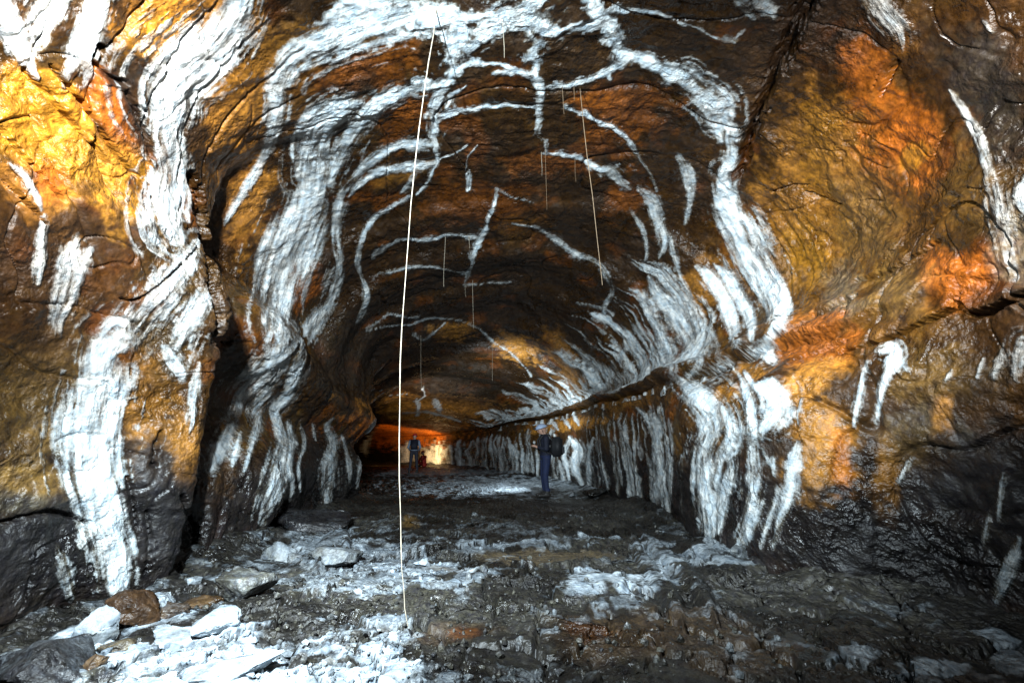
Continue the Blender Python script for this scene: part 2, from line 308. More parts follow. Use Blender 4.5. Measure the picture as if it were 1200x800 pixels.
NZa = fbm(P1, 7.0, 3, off=100.0); NZb = fbm(P1, 22.0, 2, off=200.0)
def catmull(pts, step=4.0):
    P = np.array(pts, float); P = np.vstack([2 * P[0] - P[1], P, 2 * P[-1] - P[-2]]); out = []
    for k in range(1, len(P) - 2):
        n = max(2, int(np.hypot(*(P[k + 1] - P[k])[:2]) / step))
        for t in np.arange(n) / n:
            a, b, c, e = P[k - 1], P[k], P[k + 1], P[k + 2]
            out.append(0.5 * (2 * b + (c - a) * t + (2 * a - 5 * b + 4 * c - e) * t * t + (3 * b - a - 3 * c + e) * t ** 3))
    out.append(P[-2]); out = np.array(out); out[:, 2] = np.maximum(out[:, 2], 1.5); return out
def band_field(pts, idx, Uu, Vu, rag=0.45, na=None, nb=None, ext=2.6, smooth=False):
    """signed fullness of a band drawn along pts for the vertices idx: 1 on its axis, 0 on its edge; fibre pattern along it"""
    C = catmull(pts)
    best = np.full(len(idx), 1e9); hw = np.ones(len(idx)); side = np.zeros(len(idx)); along = np.zeros(len(idx))
    acc = 0.0
    for k in range(len(C) - 1):
        a, b = C[k], C[k + 1]; d = b[:2] - a[:2]; l2 = max(d @ d, 1e-6); l = math.sqrt(l2)
        hwm = max(a[2], b[2]) * 0.5 * ext + 4
        near = np.where((Uu > min(a[0], b[0]) - hwm) & (Uu < max(a[0], b[0]) + hwm) & (Vu > min(a[1], b[1]) - hwm) & (Vu < max(a[1], b[1]) + hwm))[0]
        if len(near) == 0: acc += l; continue
        qx = Uu[near] - a[0]; qy = Vu[near] - a[1]
        t = np.clip((qx * d[0] + qy * d[1]) / l2, 0, 1)
        dx = qx - t * d[0]; dy = qy - t * d[1]; dist = np.hypot(dx, dy)
        h = (a[2] + (b[2] - a[2]) * t) * 0.5
        m = dist / h < best[near] / hw[near]
        j = near[m]; best[j] = dist[m]; hw[j] = h[m]; side[j] = (np.sign(d[0] * qy - d[1] * qx) * dist)[m]; along[j] = acc + (t * l)[m]
        acc += l
    tip = np.minimum(along, acc - along)
    z3 = np.full(len(idx), 3.7)
    wob = along * 0; fib = vnoise(np.stack([side / 3.0, along / 24.0, z3], axis=1)) * 0.65 + vnoise(np.stack([side / 8.0, along / 50.0, z3 + 5], axis=1)) * 0.6
    edge = vnoise(np.stack([np.sign(side) * 3.3, along / 22.0, z3 + 9], axis=1)) * 0.3 + vnoise(np.stack([np.sign(side) * 7.3, along / 8.0, z3 + 2], axis=1)) * 0.16
    tip = np.minimum(along, acc - along); taper = 0.55 * (1 - sstep(0, 3.2, tip / np.maximum(hw, 2)))
    barb = vnoise(np.stack([Uu / 3.2, Vu / 3.2, z3], axis=1)) * .5 + vnoise(np.stack([Uu / 8.0, Vu / 8.0, z3 + 4], axis=1)) * .6
    f = 1 - best / hw + rag * (0.6 * na + 0.5 * nb + 0.8 * edge + 0.7 * barb) + 0.35 * fib * np.clip(hw / 8.0, .3, 1) - taper * (0 if rag > .6 else 1)
    if smooth: f = 1 - best / hw
    f = np.where(best < 1e8, f, -3) * 1.0
    return f, fib, hw, side, along

WHITE_F = np.full(len(P1), -1.0); VID = np.full(len(P1), -1, int); WH = np.zeros(len(P1)); RAISE = np.zeros(len(P1)); FIB = np.zeros(len(P1))
VN = []
def vein(name, pts, s=1.0, rag=0.45, rise=0.012, fibre=0.4):
    if name == VE_:
        R = random.Random(int(pts[0][0] * 7 + pts[0][1])); q = [pts[0]]
        for a, b in zip(pts[:-1], pts[1:]):
            n = max(1, int(math.hypot(b[0] - a[0], b[1] - a[1]) / 9))
            for k in range(1, n + 1):
                t = k / n; j = 0 if (k == n and b is pts[-1]) else min(2.4, .8 + .14 * a[2])
                q.append((a[0] + (b[0] - a[0]) * t + R.uniform(-j, j), a[1] + (b[1] - a[1]) * t + R.uniform(-j, j), (a[2] + (b[2] - a[2]) * t) * R.uniform(.5, 1.15)))
        pts = q; rise = .008
    P = np.array(pts); mw = P[:, 2].max() * 1.4 + 8
    idx = np.where(VIS & (U > P[:, 0].min() - mw) & (U < P[:, 0].max() + mw) & (Vv > P[:, 1].min() - mw) & (Vv < P[:, 1].max() + mw))[0]
    if len(idx) == 0: return
    f, fib, hw, sd, al = band_field(pts, idx, U[idx], Vv[idx], rag, NZa[idx], NZb[idx])
    k = np.clip(Z[idx], 1, 9) / F
    add_band(name, idx, f, fib, s, rise, fibre, sd * k, al * np.median(k))
FS = np.zeros(len(P1)); FA = np.zeros(len(P1))
def add_band(name, idx, f, fib, s, rise, fibre, sd, al):
    vid = len(VN); VN.append(name)
    slow = vnoise(np.stack([al * 2.3, np.full(len(al), vid * 1.7), sd * 5.0], axis=1))
    wv = s * sstep(-0.6, 0.7, f) * np.clip(1 + (2.2 if s < .9 else 1.5) * fibre * (fib - 0.05) + .3 * slow, 0.1, 1.3)
    wv = np.maximum(wv, .42 * s * sstep(.05, .6, fib + .4 * slow + .5 * NZb[idx]) * sstep(-1.5, -.2, f))
    m = (wv > WH[idx]); j = idx[m]
    WH[j] = wv[m]; FS[j] = sd[m] + vid * .37; FA[j] = al[m]
    k = (f > 0.0) & (f > WHITE_F[idx]); j2 = idx[k]; WHITE_F[j2] = f[k]; VID[j2] = vid
    RAISE[j] = (.6 * rise * sstep(0, 0.6, f) * (1 + 0.5 * fib))[m]

ST_, VE_ = 'mineral_streak', 'mineral_vein'
VEINS = [
 # near left slab
 (ST_, [(284,-20,34),(278,12,40),(258,45,60),(232,70,70),(200,100,78),(198,128,58),(195,155,36),(200,180,36),(203,205,42),(197,235,62),(198,262,66),(207,278,46)], 1.15, .35, .03),
 (ST_, [(228,284,22),(214,310,44),(192,340,52),(168,370,58),(150,395,66)], .62, .4, .02),
 (ST_, [(138,392,50),(120,412,52),(116,450,54),(108,500,60),(108,545,64),(116,580,52),(123,610,50),(133,640,46),(136,675,46),(137,695,36)], 1.15, .3, .03),
 (ST_, [(250,332,10),(238,350,28),(222,375,34),(210,400,40),(204,418,36)], .55),
 (ST_, [(52,252,8),(48,280,7),(46,310,13),(44,332,8)], .7),
 (ST_, [(88,276,10),(84,292,22),(76,320,22),(70,350,24),(62,392,14)], .62),
 (ST_, [(106,292,14),(95,308,14),(88,340,12),(74,370,10),(70,396,6)], .62),
 (ST_, [(2,5,30),(14,38,34),(28,64,22),(45,92,12)], 1.0),
 (ST_, [(72,-10,32),(56,20,48),(44,46,44)], 1.0),
 (ST_, [(116,-15,52),(107,28,34),(96,60,36),(82,84,28),(75,102,12)], 1.0),
 (ST_, [(12,192,5),(34,214,9),(48,246,7)], .8),
 (ST_, [(75,462,10),(68,515,18),(78,556,28),(86,592,18)], .5),
 (ST_, [(66,640,8),(76,670,20),(84,700,14)], .38, .58),  # bluish gloss of the wall painted in as a pale streak
 (ST_, [(190,405,10),(198,418,26),(214,440,14)], .55),
 (ST_, [(234,425,8),(228,455,12),(224,490,12),(222,508,5)], .42),
 # second left wall
 (ST_, [(263,264,4),(285,225,9),(303,195,12),(318,155,18),(325,120,24),(328,95,28),(345,70,34),(375,52,38),(410,38,46),(450,25,50),(490,15,46),(515,18,36)], .95, .5),
 (ST_, [(385,22,16),(420,6,30),(470,-8,40),(510,-12,30)], .75, .6),
 (ST_, [(424,120,12),(395,130,28),(370,150,40),(362,180,44),(359,205,44)], .95, .25, .035),
 (ST_, [(485,102,12),(460,112,16),(435,130,20),(415,155,22),(398,185,22),(386,215,20)], .9, .3, .02),
 (ST_, [(370,195,44),(362,235,50),(350,270,54),(338,300,60),(330,325,60),(325,350,50),(322,375,42),(328,400,40)], .95, .2, .045),
 (ST_, [(330,392,50),(321,425,60),(302,447,58),(285,465,54),(278,485,34),(272,506,22)], .62, .35, .03),
 (ST_, [(270,500,18),(256,530,20),(248,549,18)], .7), (ST_, [(282,506,8),(276,530,9),(272,546,7)], .7), (ST_, [(305,480,9),(300,505,9),(292,530,8),(286,552,6)], .55),
 (ST_, [(508,168,14),(470,170,10),(440,185,11),(420,205,11),(402,225,10),(396,245,12),(392,280,12),(398,310,10),(393,335,13),(385,355,10),(372,370,14),(362,390,20),(352,412,20)], .75),
 (ST_, [(508,192,10),(480,195,9),(450,201,9),(428,210,8),(408,232,6)], .85),
 (ST_, [(350,415,18),(345,440,14),(335,465,12),(322,480,12),(328,500,14),(334,520,16),(328,545,24),(322,565,28),(312,590,28),(307,612,20)], .78, .35, .03),
 (ST_, [(337,495,7),(342,520,9),(338,545,9),(342,570,10),(340,586,8)], .65), (ST_, [(352,497,4),(357,520,5),(350,545,4),(352,576,4)], .6),
 (ST_, [(390,490,6),(383,500,8),(391,520,10),(386,545,20),(385,570,22),(386,602,18)], .55), (ST_, [(366,497,4),(370,516,4)], .55),
 (ST_, [(400,510,5),(405,525,5),(410,545,6),(410,566,4)], .5), (ST_, [(442,490,8),(432,508,7),(427,525,7),(423,545,6),(418,572,4)], .8),
 (ST_, [(480,230,5),(455,245,4),(440,255,5),(428,270,6),(422,290,7),(420,310,7),(424,325,5),(430,345,9),(425,365,10),(418,378,6)], .6),
 (VE_, [(555,277,5),(535,275,5),(500,280,5),(470,282,5),(450,290,6),(437,300,6)], .8),
 (VE_, [(545,320,4),(520,315,3),(490,312,4),(470,315,5),(445,322,4),(435,330,4)], .5), (VE_, [(430,385,4),(455,370,4),(490,372,4)], .5),
 (VE_, [(582,222,4),(578,245,5),(568,268,7),(560,285,9),(556,300,7),(552,312,6),(548,322,6),(545,334,5)], .8), (VE_, [(548,203,5),(550,212,8),(549,221,6)], .8),
 (ST_, [(485,205,10),(478,218,8),(470,226,4)], .5), (ST_, [(345,155,4),(342,175,5),(344,190,4)], .8),
 # web of veins in the roof
 (VE_, [(495,22,34),(530,26,20),(560,22,14),(582,16,20),(605,12,36),(632,-2,28),(645,-18,20)], 1.0, .5),
 (VE_, [(560,38,14),(580,32,22),(605,26,30),(628,25,28),(634,34,18)], .9, .5),
 (VE_, [(528,25,26),(534,60,22),(528,85,22),(522,100,18),(512,118,18),(508,135,18),(508,150,13),(507,160,7)], .95, .5),
 (VE_, [(490,100,16),(510,102,14),(530,95,14)], .9), (VE_, [(548,60,8),(560,48,14),(575,40,14)], .8),
 (VE_, [(535,86,12),(548,78,8),(570,74,6),(590,76,5),(600,82,8),(615,86,10),(628,88,12)], .95), (VE_, [(578,86,4),(590,87,8),(600,86,6)], .9),
 (VE_, [(518,136,8),(540,130,6),(570,125,5),(600,124,5),(627,125,6)], .9), (VE_, [(527,112,6),(538,108,5),(546,101,4)], .7),
 (VE_, [(632,34,20),(650,38,12),(668,34,14),(690,30,20),(705,26,18)], .95),
 (VE_, [(686,-20,22),(697,14,26),(708,30,26),(718,40,20),(723,55,14),(735,70,14)], .95),
 (VE_, [(730,66,14),(755,72,14),(775,79,18),(795,90,28),(815,102,40),(833,114,50),(847,132,42),(855,152,32),(857,172,25),(854,188,22),(846,205,18)], 1.15, .25, .03),
 (ST_, [(823,125,20),(838,146,18),(846,166,12)], .9),
 (VE_, [(735,71,9),(715,80,7),(700,88,7),(683,95,7),(665,100,7),(645,102,9)], .9), (VE_, [(712,83,5),(714,92,5)], .8),
 (VE_, [(628,52,12),(623,64,16),(632,78,6),(628,88,16),(632,100,16),(635,112,10),(630,126,14),(633,140,10),(630,155,10),(639,166,5)], .85, .7),
 (VE_, [(636,180,4),(660,182,6),(680,187,7),(695,196,10),(715,201,15),(727,208,17),(738,220,8)], .85), (VE_, [(663,125,4),(685,135,5),(710,145,6),(725,155,7),(740,170,6),(746,179,4)], .85),
 (VE_, [(712,13,8),(740,12,7),(770,16,7),(790,24,5),(815,32,4),(840,45,3)], .8), (VE_, [(878,-12,28),(890,2,20),(905,14,14)], .8), (VE_, [(852,44,8),(862,50,10)], .5), (VE_, [(873,12,4),(884,22,10)], .5),
 (VE_, [(507,160,6),(512,190,5),(500,215,4),(488,228,3)], .7), (VE_, [(508,192,4),(530,180,3),(548,170,2)], .6), (VE_, [(546,201,2),(548,185,2),(560,170,2)], .4), (VE_, [(582,222,3),(600,230,2),(625,238,2)], .45), (VE_, [(640,166,4),(640,180,4)], .6),
 (VE_, [(556,277,3),(562,284,4)], .7), (VE_, [(545,334,4),(565,332,2),(600,330,2)], .4), (VE_, [(600,262,2),(626,266,3)], .5), (VE_, [(746,179,3),(760,200,3),(770,225,3)], .4), (VE_, [(840,45,3),(856,50,4),(873,35,3)], .35),
 # right flank
 (ST_, [(846,200,20),(848,225,26),(855,250,30),(868,275,36),(880,300,38),(893,320,36),(905,340,33),(912,360,26),(910,378,18),(898,398,10)], 1.15, .22, .035),
 (ST_, [(748,220,10),(762,236,14),(773,262,13),(778,285,10),(772,303,5)], .6), (ST_, [(794,184,12),(806,205,14),(809,232,9),(802,264,4)], .5), (ST_, [(737,243,4),(752,268,5),(758,290,4),(756,306,3)], .5),
 (ST_, [(784,275,5),(790,300,6),(798,325,5),(812,350,4)], .45), (ST_, [(626,266,4),(650,280,6),(675,298,8),(695,305,6),(710,320,8),(717,340,5),(708,362,7),(710,385,5)], .45, .8),
 (ST_, [(816,312,7),(830,325,13),(845,345,16),(857,370,22),(864,396,22),(858,408,10)], .9), (ST_, [(836,310,5),(852,325,11),(868,350,14),(880,375,15),(882,397,12)], .95),
 (ST_, [(760,325,8),(770,345,12),(788,362,22),(802,382,28),(815,405,32),(818,425,28),(806,441,14)], .78, .3), (ST_, [(748,340,5),(755,360,7),(768,380,10),(780,405,16),(790,430,20),(783,452,14)], .7),
 (ST_, [(790,330,4),(806,355,7),(826,382,7),(842,405,8),(838,420,6)], .4),
 (ST_, [(838,436,16),(852,430,16)], .8), (ST_, [(852,420,6),(860,433,7)], .8), (ST_, [(878,422,10),(893,411,26),(906,421,20)], .85),
 (ST_, [(793,444,12),(808,458,26),(825,470,40),(838,490,50),(841,508,50),(832,530,36),(828,560,32),(828,590,28),(830,615,22),(830,642,14)], .8, .25, .03),
 (ST_, [(856,542,14),(851,570,14),(845,600,12),(842,625,8)], .55), (ST_, [(865,438,7),(873,455,9),(880,480,10),(882,500,14),(884,520,16),(886,545,20),(885,570,20),(880,600,20),(872,625,18),(862,652,10)], .75),
 (ST_, [(872,436,5),(885,453,8),(904,458,30),(910,475,34),(905,490,28),(895,505,12),(892,518,6)], 1.0), (ST_, [(938,468,10),(931,485,8),(935,496,4)], .9),
 (ST_, [(935,515,9),(930,540,15),(928,565,18),(922,590,16),(914,612,10),(905,642,4)], .75), (ST_, [(905,538,10),(907,556,6)], .7), (ST_, [(892,522,4),(901,543,3)], .8), (ST_, [(914,570,5),(905,600,6),(890,642,4)], .45),
 (ST_, [(762,482,8),(768,495,12),(770,510,10),(770,530,12),(773,560,14),(770,590,12),(775,604,8)], .55), (ST_, [(783,490,5),(787,520,5),(785,560,5),(785,592,6)], .4), (ST_, [(746,478,5),(758,490,5),(762,500,4)], .6),
 (ST_, [(1016,424,8),(1010,450,6),(1005,475,8),(1000,500,5)], .62, .6), (ST_, [(1032,412,10),(1046,410,22),(1048,420,20),(1042,435,13),(1035,452,8),(1030,475,7),(1027,498,5)], .85, .6), (ST_, [(1058,428,6),(1063,434,7)], .8),
 (ST_, [(1152,420,8),(1145,442,8)], .42, .58), (ST_, [(1174,405,10),(1165,442,12)], .42, .58), (ST_, [(1196,400,24),(1190,445,18)], .42, .58), (ST_, [(1116,432,6),(1108,446,6)], .42, .58), (ST_, [(1068,536,6),(1052,566,5)], .6),
 (ST_, [(1014,-20,36),(1034,14,44),(1052,36,30),(1058,58,8)], .5, .4), (ST_, [(1113,106,5),(1130,130,9),(1145,155,13),(1155,180,19),(1165,210,24),(1172,250,26),(1178,290,22),(1187,325,18)], .6), (ST_, [(1205,205,14),(1198,228,20),(1204,250,16)], 1.1),
 (ST_, [(1152,26,8),(1164,40,6)], .35), (ST_, [(1194,630,10),(1182,668,16),(1166,706,10)], .5), (ST_, [(1160,600,7),(1152,640,6)], .35), (ST_, [(1176,555,8),(1170,610,5)], .3),
 # wall beside the near caver
 (ST_, [(667,512,4),(677,528,11),(673,545,10),(680,562,7),(684,574,6)], .95), (ST_, [(695,513,5),(690,535,5),(690,560,7),(690,574,5)], .85), (ST_, [(669,511,5),(661,530,6),(664,545,5),(667,562,5)], .9), (ST_, [(655,540,5),(660,560,6),(662,572,7)], .7),
 (ST_, [(646,492,5),(654,503,4)], .9), (ST_, [(660,489,6),(668,501,5)], .95), (ST_, [(672,486,5),(678,498,5)], .9), (ST_, [(634,495,4),(640,505,3)], .8),
 # crest of the farther roof
 (VE_, [(430,388,2),(455,383,2),(480,380,2),(510,372,2.5),(540,375,2),(560,385,3),(572,395,5),(580,403,5),(595,410,3),(612,425,3),(622,440,3)], .7, .5),
 (VE_, [(486,392,5),(498,398,4),(510,389,3),(522,378,2)], .5, .6),
 (VE_, [(488,470,5),(491,478,7),(489,486,4)], .95), (VE_, [(510,470,5),(514,477,7),(516,484,4)], .95), (VE_, [(472,484,2),(498,482,3),(520,486,3),(540,494,2)], .7), (VE_, [(495,455,3),(497,464,3),(488,470,3)], .7),
]
for e in VEINS:
    e = list(e) + [.45] * (4 - len(e)) if len(e) < 4 else list(e)
    if e[0] == VE_: e[3] = e[3] * 1.5 + .25
    vein(*e)

# drip streaks lining the right wall, farther back and lower down, laid out along the wall itself
def wall_streak(d0, p0, p1, wd, s, slant=0.0, rise=0.03, fibre=0.35):
    m = (np.abs(DG - d0) < wd * 3 + abs(slant) + 0.6) & (PG > p0 - 0.1) & (PG < p1 + 0.1)
    idx = np.where(m)[0]
    if len(idx) < 12: return
    D = DG[idx]; P = PG[idx]
    off = vnoise(np.stack([P * 2.6, np.full(len(idx), math.log(d0) * 6.0), P * 0], axis=1)) * min(d0 * d0 * .0016, .11) + vnoise(np.stack([P * 3.5, np.full(len(idx), d0 * 3.1), P * 0], axis=1)) * wd * .3
    t = (P - p0) / (p1 - p0)
    hw = wd * 0.5 * (0.45 + 0.75 * t) * np.clip(1 + 0.5 * vnoise(np.stack([P * 5, np.full(len(idx), d0 * 7.7), P * 0], axis=1)), .3, 1.6)
    r = (D - d0 - off - slant * (t - 0.5)) / hw
    endf = np.minimum(sstep(-0.06, 0.25, t), sstep(1.04, 0.96, t))
    f = (1 - np.abs(r)) - 2.2 * (1 - endf) + 0.28 * NZb[idx]
    fib = vnoise(np.stack([r * 2.6, P * 1.5, np.full(len(idx), d0)], axis=1)) * 1.1
    f = np.where(f < -.75, -3, f)
    add_band(ST_, idx, f, fib, s, rise, fibre, (D - d0 - off) * np.clip(4.0 / d0, .2, 1), P * .8)
u = 788.0
while u > 566:                      # upper right wall, above the shelf
    x = 2.4 if u > 690 else 1.8 - (690 - u) / 60.0
    d = np.interp(u, [560, 570, 600, 650, 690, 750, 790], [24.5, 23.5, 19.2, 15.5, 12.3, 8.7, 7.3])
    dd = d - np.interp(u + 1, [560, 570, 600, 650, 690, 750, 790], [24.5, 23.5, 19.2, 15.5, 12.3, 8.7, 7.3])
    wpx = random.choice([3, 4, 5, 7, 10])
    hi = 8.3 + random.uniform(0, 1.2)
    wall_streak(d, hi, random.uniform(10.7, 10.84), max(0.05, dd * wpx), random.uniform(.5, 1.0), -dd * 7.0)
    u -= wpx * 0.55 + random.uniform(1.2, 3.6)
u = 800.0
while u > 440:                      # lower right wall
    d = np.interp(u, [430, 480, 510, 550, 600, 650, 690, 760, 800], [33.5, 31, 29.6, 26.6, 20.0, 16.3, 13.2, 9.6, 8.0])
    dd = d - np.interp(u + 1, [430, 480, 510, 550, 600, 650, 690, 760, 800], [33.5, 31, 29.6, 26.6, 20.0, 16.3, 13.2, 9.6, 8.0])
    wpx = random.uniform(3, 7) if u > 600 else random.uniform(4, 8)
    if u < 655 or u > 700:
        st_ = random.uniform(.4, .75) if u > 700 else random.uniform(.6, 1.0)
        wall_streak(d, 11.3 + random.uniform(0, .6) * random.random(), (random.choice([12.85, 12.8, 12.7, 12.4, 12.1]) if u > 690 else random.uniform(12.7, 12.88)), max(0.05, dd * wpx * random.uniform(.5, 1.3)), st_ * random.uniform(.6, 1.1), dd * random.uniform(-1, 1))
    u -= wpx * 0.55 + (random.uniform(2, 5.5) if u > 600 else random.uniform(1.5, 3.5))
u = 845.0
while u > 570:                      # short drips just under the shelf
    d = np.interp(u, [560, 600, 650, 690, 760, 800, 850], [23, 19.2, 15.8, 12.8, 9.0, 7.5, 6.2])
    dd = d - np.interp(u + 1, [560, 600, 650, 690, 760, 800, 850], [23, 19.2, 15.8, 12.8, 9.0, 7.5, 6.2])
    wpx = random.uniform(2.5, 6)
    wall_streak(d, 10.98, random.uniform(11.15, 11.4), max(0.05, dd * wpx), random.uniform(.45, .85), 0)
    u -= wpx * 0.5 + random.uniform(5, 11)
for k in range(26):                 # faint arcs of the farther roof on the left
    d = 12.6 * (1.62 ** (k / 25.0)) + random.uniform(-.15, .15); a = random.uniform(3.3, 5.6)
    wall_streak(d, a, a + random.uniform(.5, 1.5), random.uniform(.05, .13), random.uniform(.35, .7), random.uniform(-.3, .3), .01)
for k in range(9):                  # thin arcs inside the near dome
    d = random.uniform(7.2, 11.3); a = random.uniform(8.2, 9.4)
    wall_streak(d, a, a + random.uniform(.5, .9), random.uniform(.05, .16), random.uniform(.25, .45), random.uniform(-.4, .4), .01)

# open joints and bedding lines in the rock
DENT = np.zeros(len(P1))
for pts, dep in [
 ([(955,-15,26),(925,50,22),(898,110,20),(878,160,18),(864,210,12)], .16),
 ([(28,82,7),(70,128,6),(100,160,6),(128,192,5)], .05), ([(60,78,6),(98,122,7),(130,170,7),(160,208,6)], .06), ([(0,150,6),(40,195,6),(75,235,5)], .04), ([(0,205,5),(30,235,5),(55,262,4)], .04),
 ([(225,205,12),(236,250,16),(246,300,14),(256,350,18),(262,400,20)], .12), ([(118,55,10),(112,75,8),(128,90,10),(150,100,8)], .06), ([(150,110,10),(168,150,10),(180,185,8)], .05),
 ([(905,225,3),(930,218,4),(948,217,3)], .05), ([(945,225,5),(975,238,5),(985,240,4)], .05), ([(1052,72,4),(1042,92,5),(1032,112,4)], .06), ([(900,250,4),(935,245,3),(965,232,3)], .03),
 ([(1075,380,5),(1100,368,8),(1122,358,10),(1128,368,10),(1150,366,12),(1180,352,12),(1210,338,12)], .16), ([(985,412,5),(1020,402,6),(1050,392,6),(1075,380,6)], .10),
 ([(930,420,4),(960,412,4),(990,400,4)], .04), ([(935,465,4),(930,500,5),(938,520,5)], .06), ([(1000,330,5),(1040,318,6),(1070,300,5),(1100,282,5)], .05), ([(905,395,8),(935,378,8),(970,360,8),(1000,345,6)], .07), ([(985,370,5),(995,350,6)], .05),
 ([(1000,505,4),(985,515,5),(975,560,4)], .04), ([(140,350,3),(160,352,4),(180,340,4),(205,318,4),(232,290,4)], .05),
 ([(180,545,8),(184,520,8),(190,505,6)], .08), ([(215,580,6),(222,600,8),(232,640,12),(238,680,14)], .12), ([(172,600,5),(176,640,6),(170,668,5)], .05), ([(0,612,5),(60,600,6),(105,612,5)], .06), ([(150,560,5),(156,590,6),(160,620,5)], .05),
]:
    A = np.array(pts); mw = A[:, 2].max() + 6
    idx = np.where(VIS & (U > A[:, 0].min() - mw) & (U < A[:, 0].max() + mw) & (Vv > A[:, 1].min() - mw) & (Vv < A[:, 1].max() + mw))[0]
    f = band_field(pts, idx, U[idx], Vv[idx], .7, NZa[idx], NZb[idx])[0]
    DENT[idx] = np.maximum(DENT[idx], dep * sstep(-.1, .8, f)); WH[idx] *= 1 - .8 * sstep(.1, .5, f)
# --- colour of the rock
n_a = fbm(P1, 1.3, 4, off=300.0); n_b = fbm(P1, 4.0, 3, off=330.0); n_c = fbm(P1 * np.array([1, 1, .35]), 2.6, 3, off=360.0)
BROWN = np.array([.038, .019, .006]); UMBER = np.array([.023, .012, .005]); OLIVE = np.array([.135, .085, .03]); GOLD = np.array([.40, .205, .026])
OCHRE = np.array([.27, .13, .026]); RUST = np.array([.40, .125, .018]); SLATE = np.array([.009, .009, .012]); GREY = np.array([.17, .16, .14]); BLACK = np.array([.014, .013, .013])
C1 = np.empty((len(P1), 3)); C1[:] = UMBER
def blend(c, a):
    global C1
    C1 = C1 * (1 - a[:, None]) + c * a[:, None]
side = sstep(4.9, 4.2, PG) + sstep(8.9, 9.6, PG)
blend(BROWN, np.clip(side * 0.9, 0, 1)); blend(OLIVE * .36, np.clip(side * sstep(-.05, .35, n_a) * .8, 0, 1))
blend(OCHRE * .35, np.clip(sstep(.05, .4, n_b + .5 * n_c) * (.2 + .4 * side) * (1 - .55 * sstep(5.5, 8.0, DG)), 0, 1))
blend(RUST * .3, sstep(.15, .45, fbm(P1, 2.0, 3, off=390.0)) * .55)
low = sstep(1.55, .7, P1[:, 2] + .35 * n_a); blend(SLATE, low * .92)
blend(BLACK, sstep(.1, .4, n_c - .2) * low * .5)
def patch(u, v, ru, rv, rot, c, s, rag=.5):
    a = math.radians(rot); du = U - u; dv = Vv - v
    x = (du * math.cos(a) + dv * math.sin(a)) / ru; y = (-du * math.sin(a) + dv * math.cos(a)) / rv
    f = 1 - np.hypot(x, y) + 1.5 * rag * (.8 * n_b + .6 * NZa + .35 * NZb)
    blend(c, np.where(VIS, s * sstep(-.2, .55, f), 0))
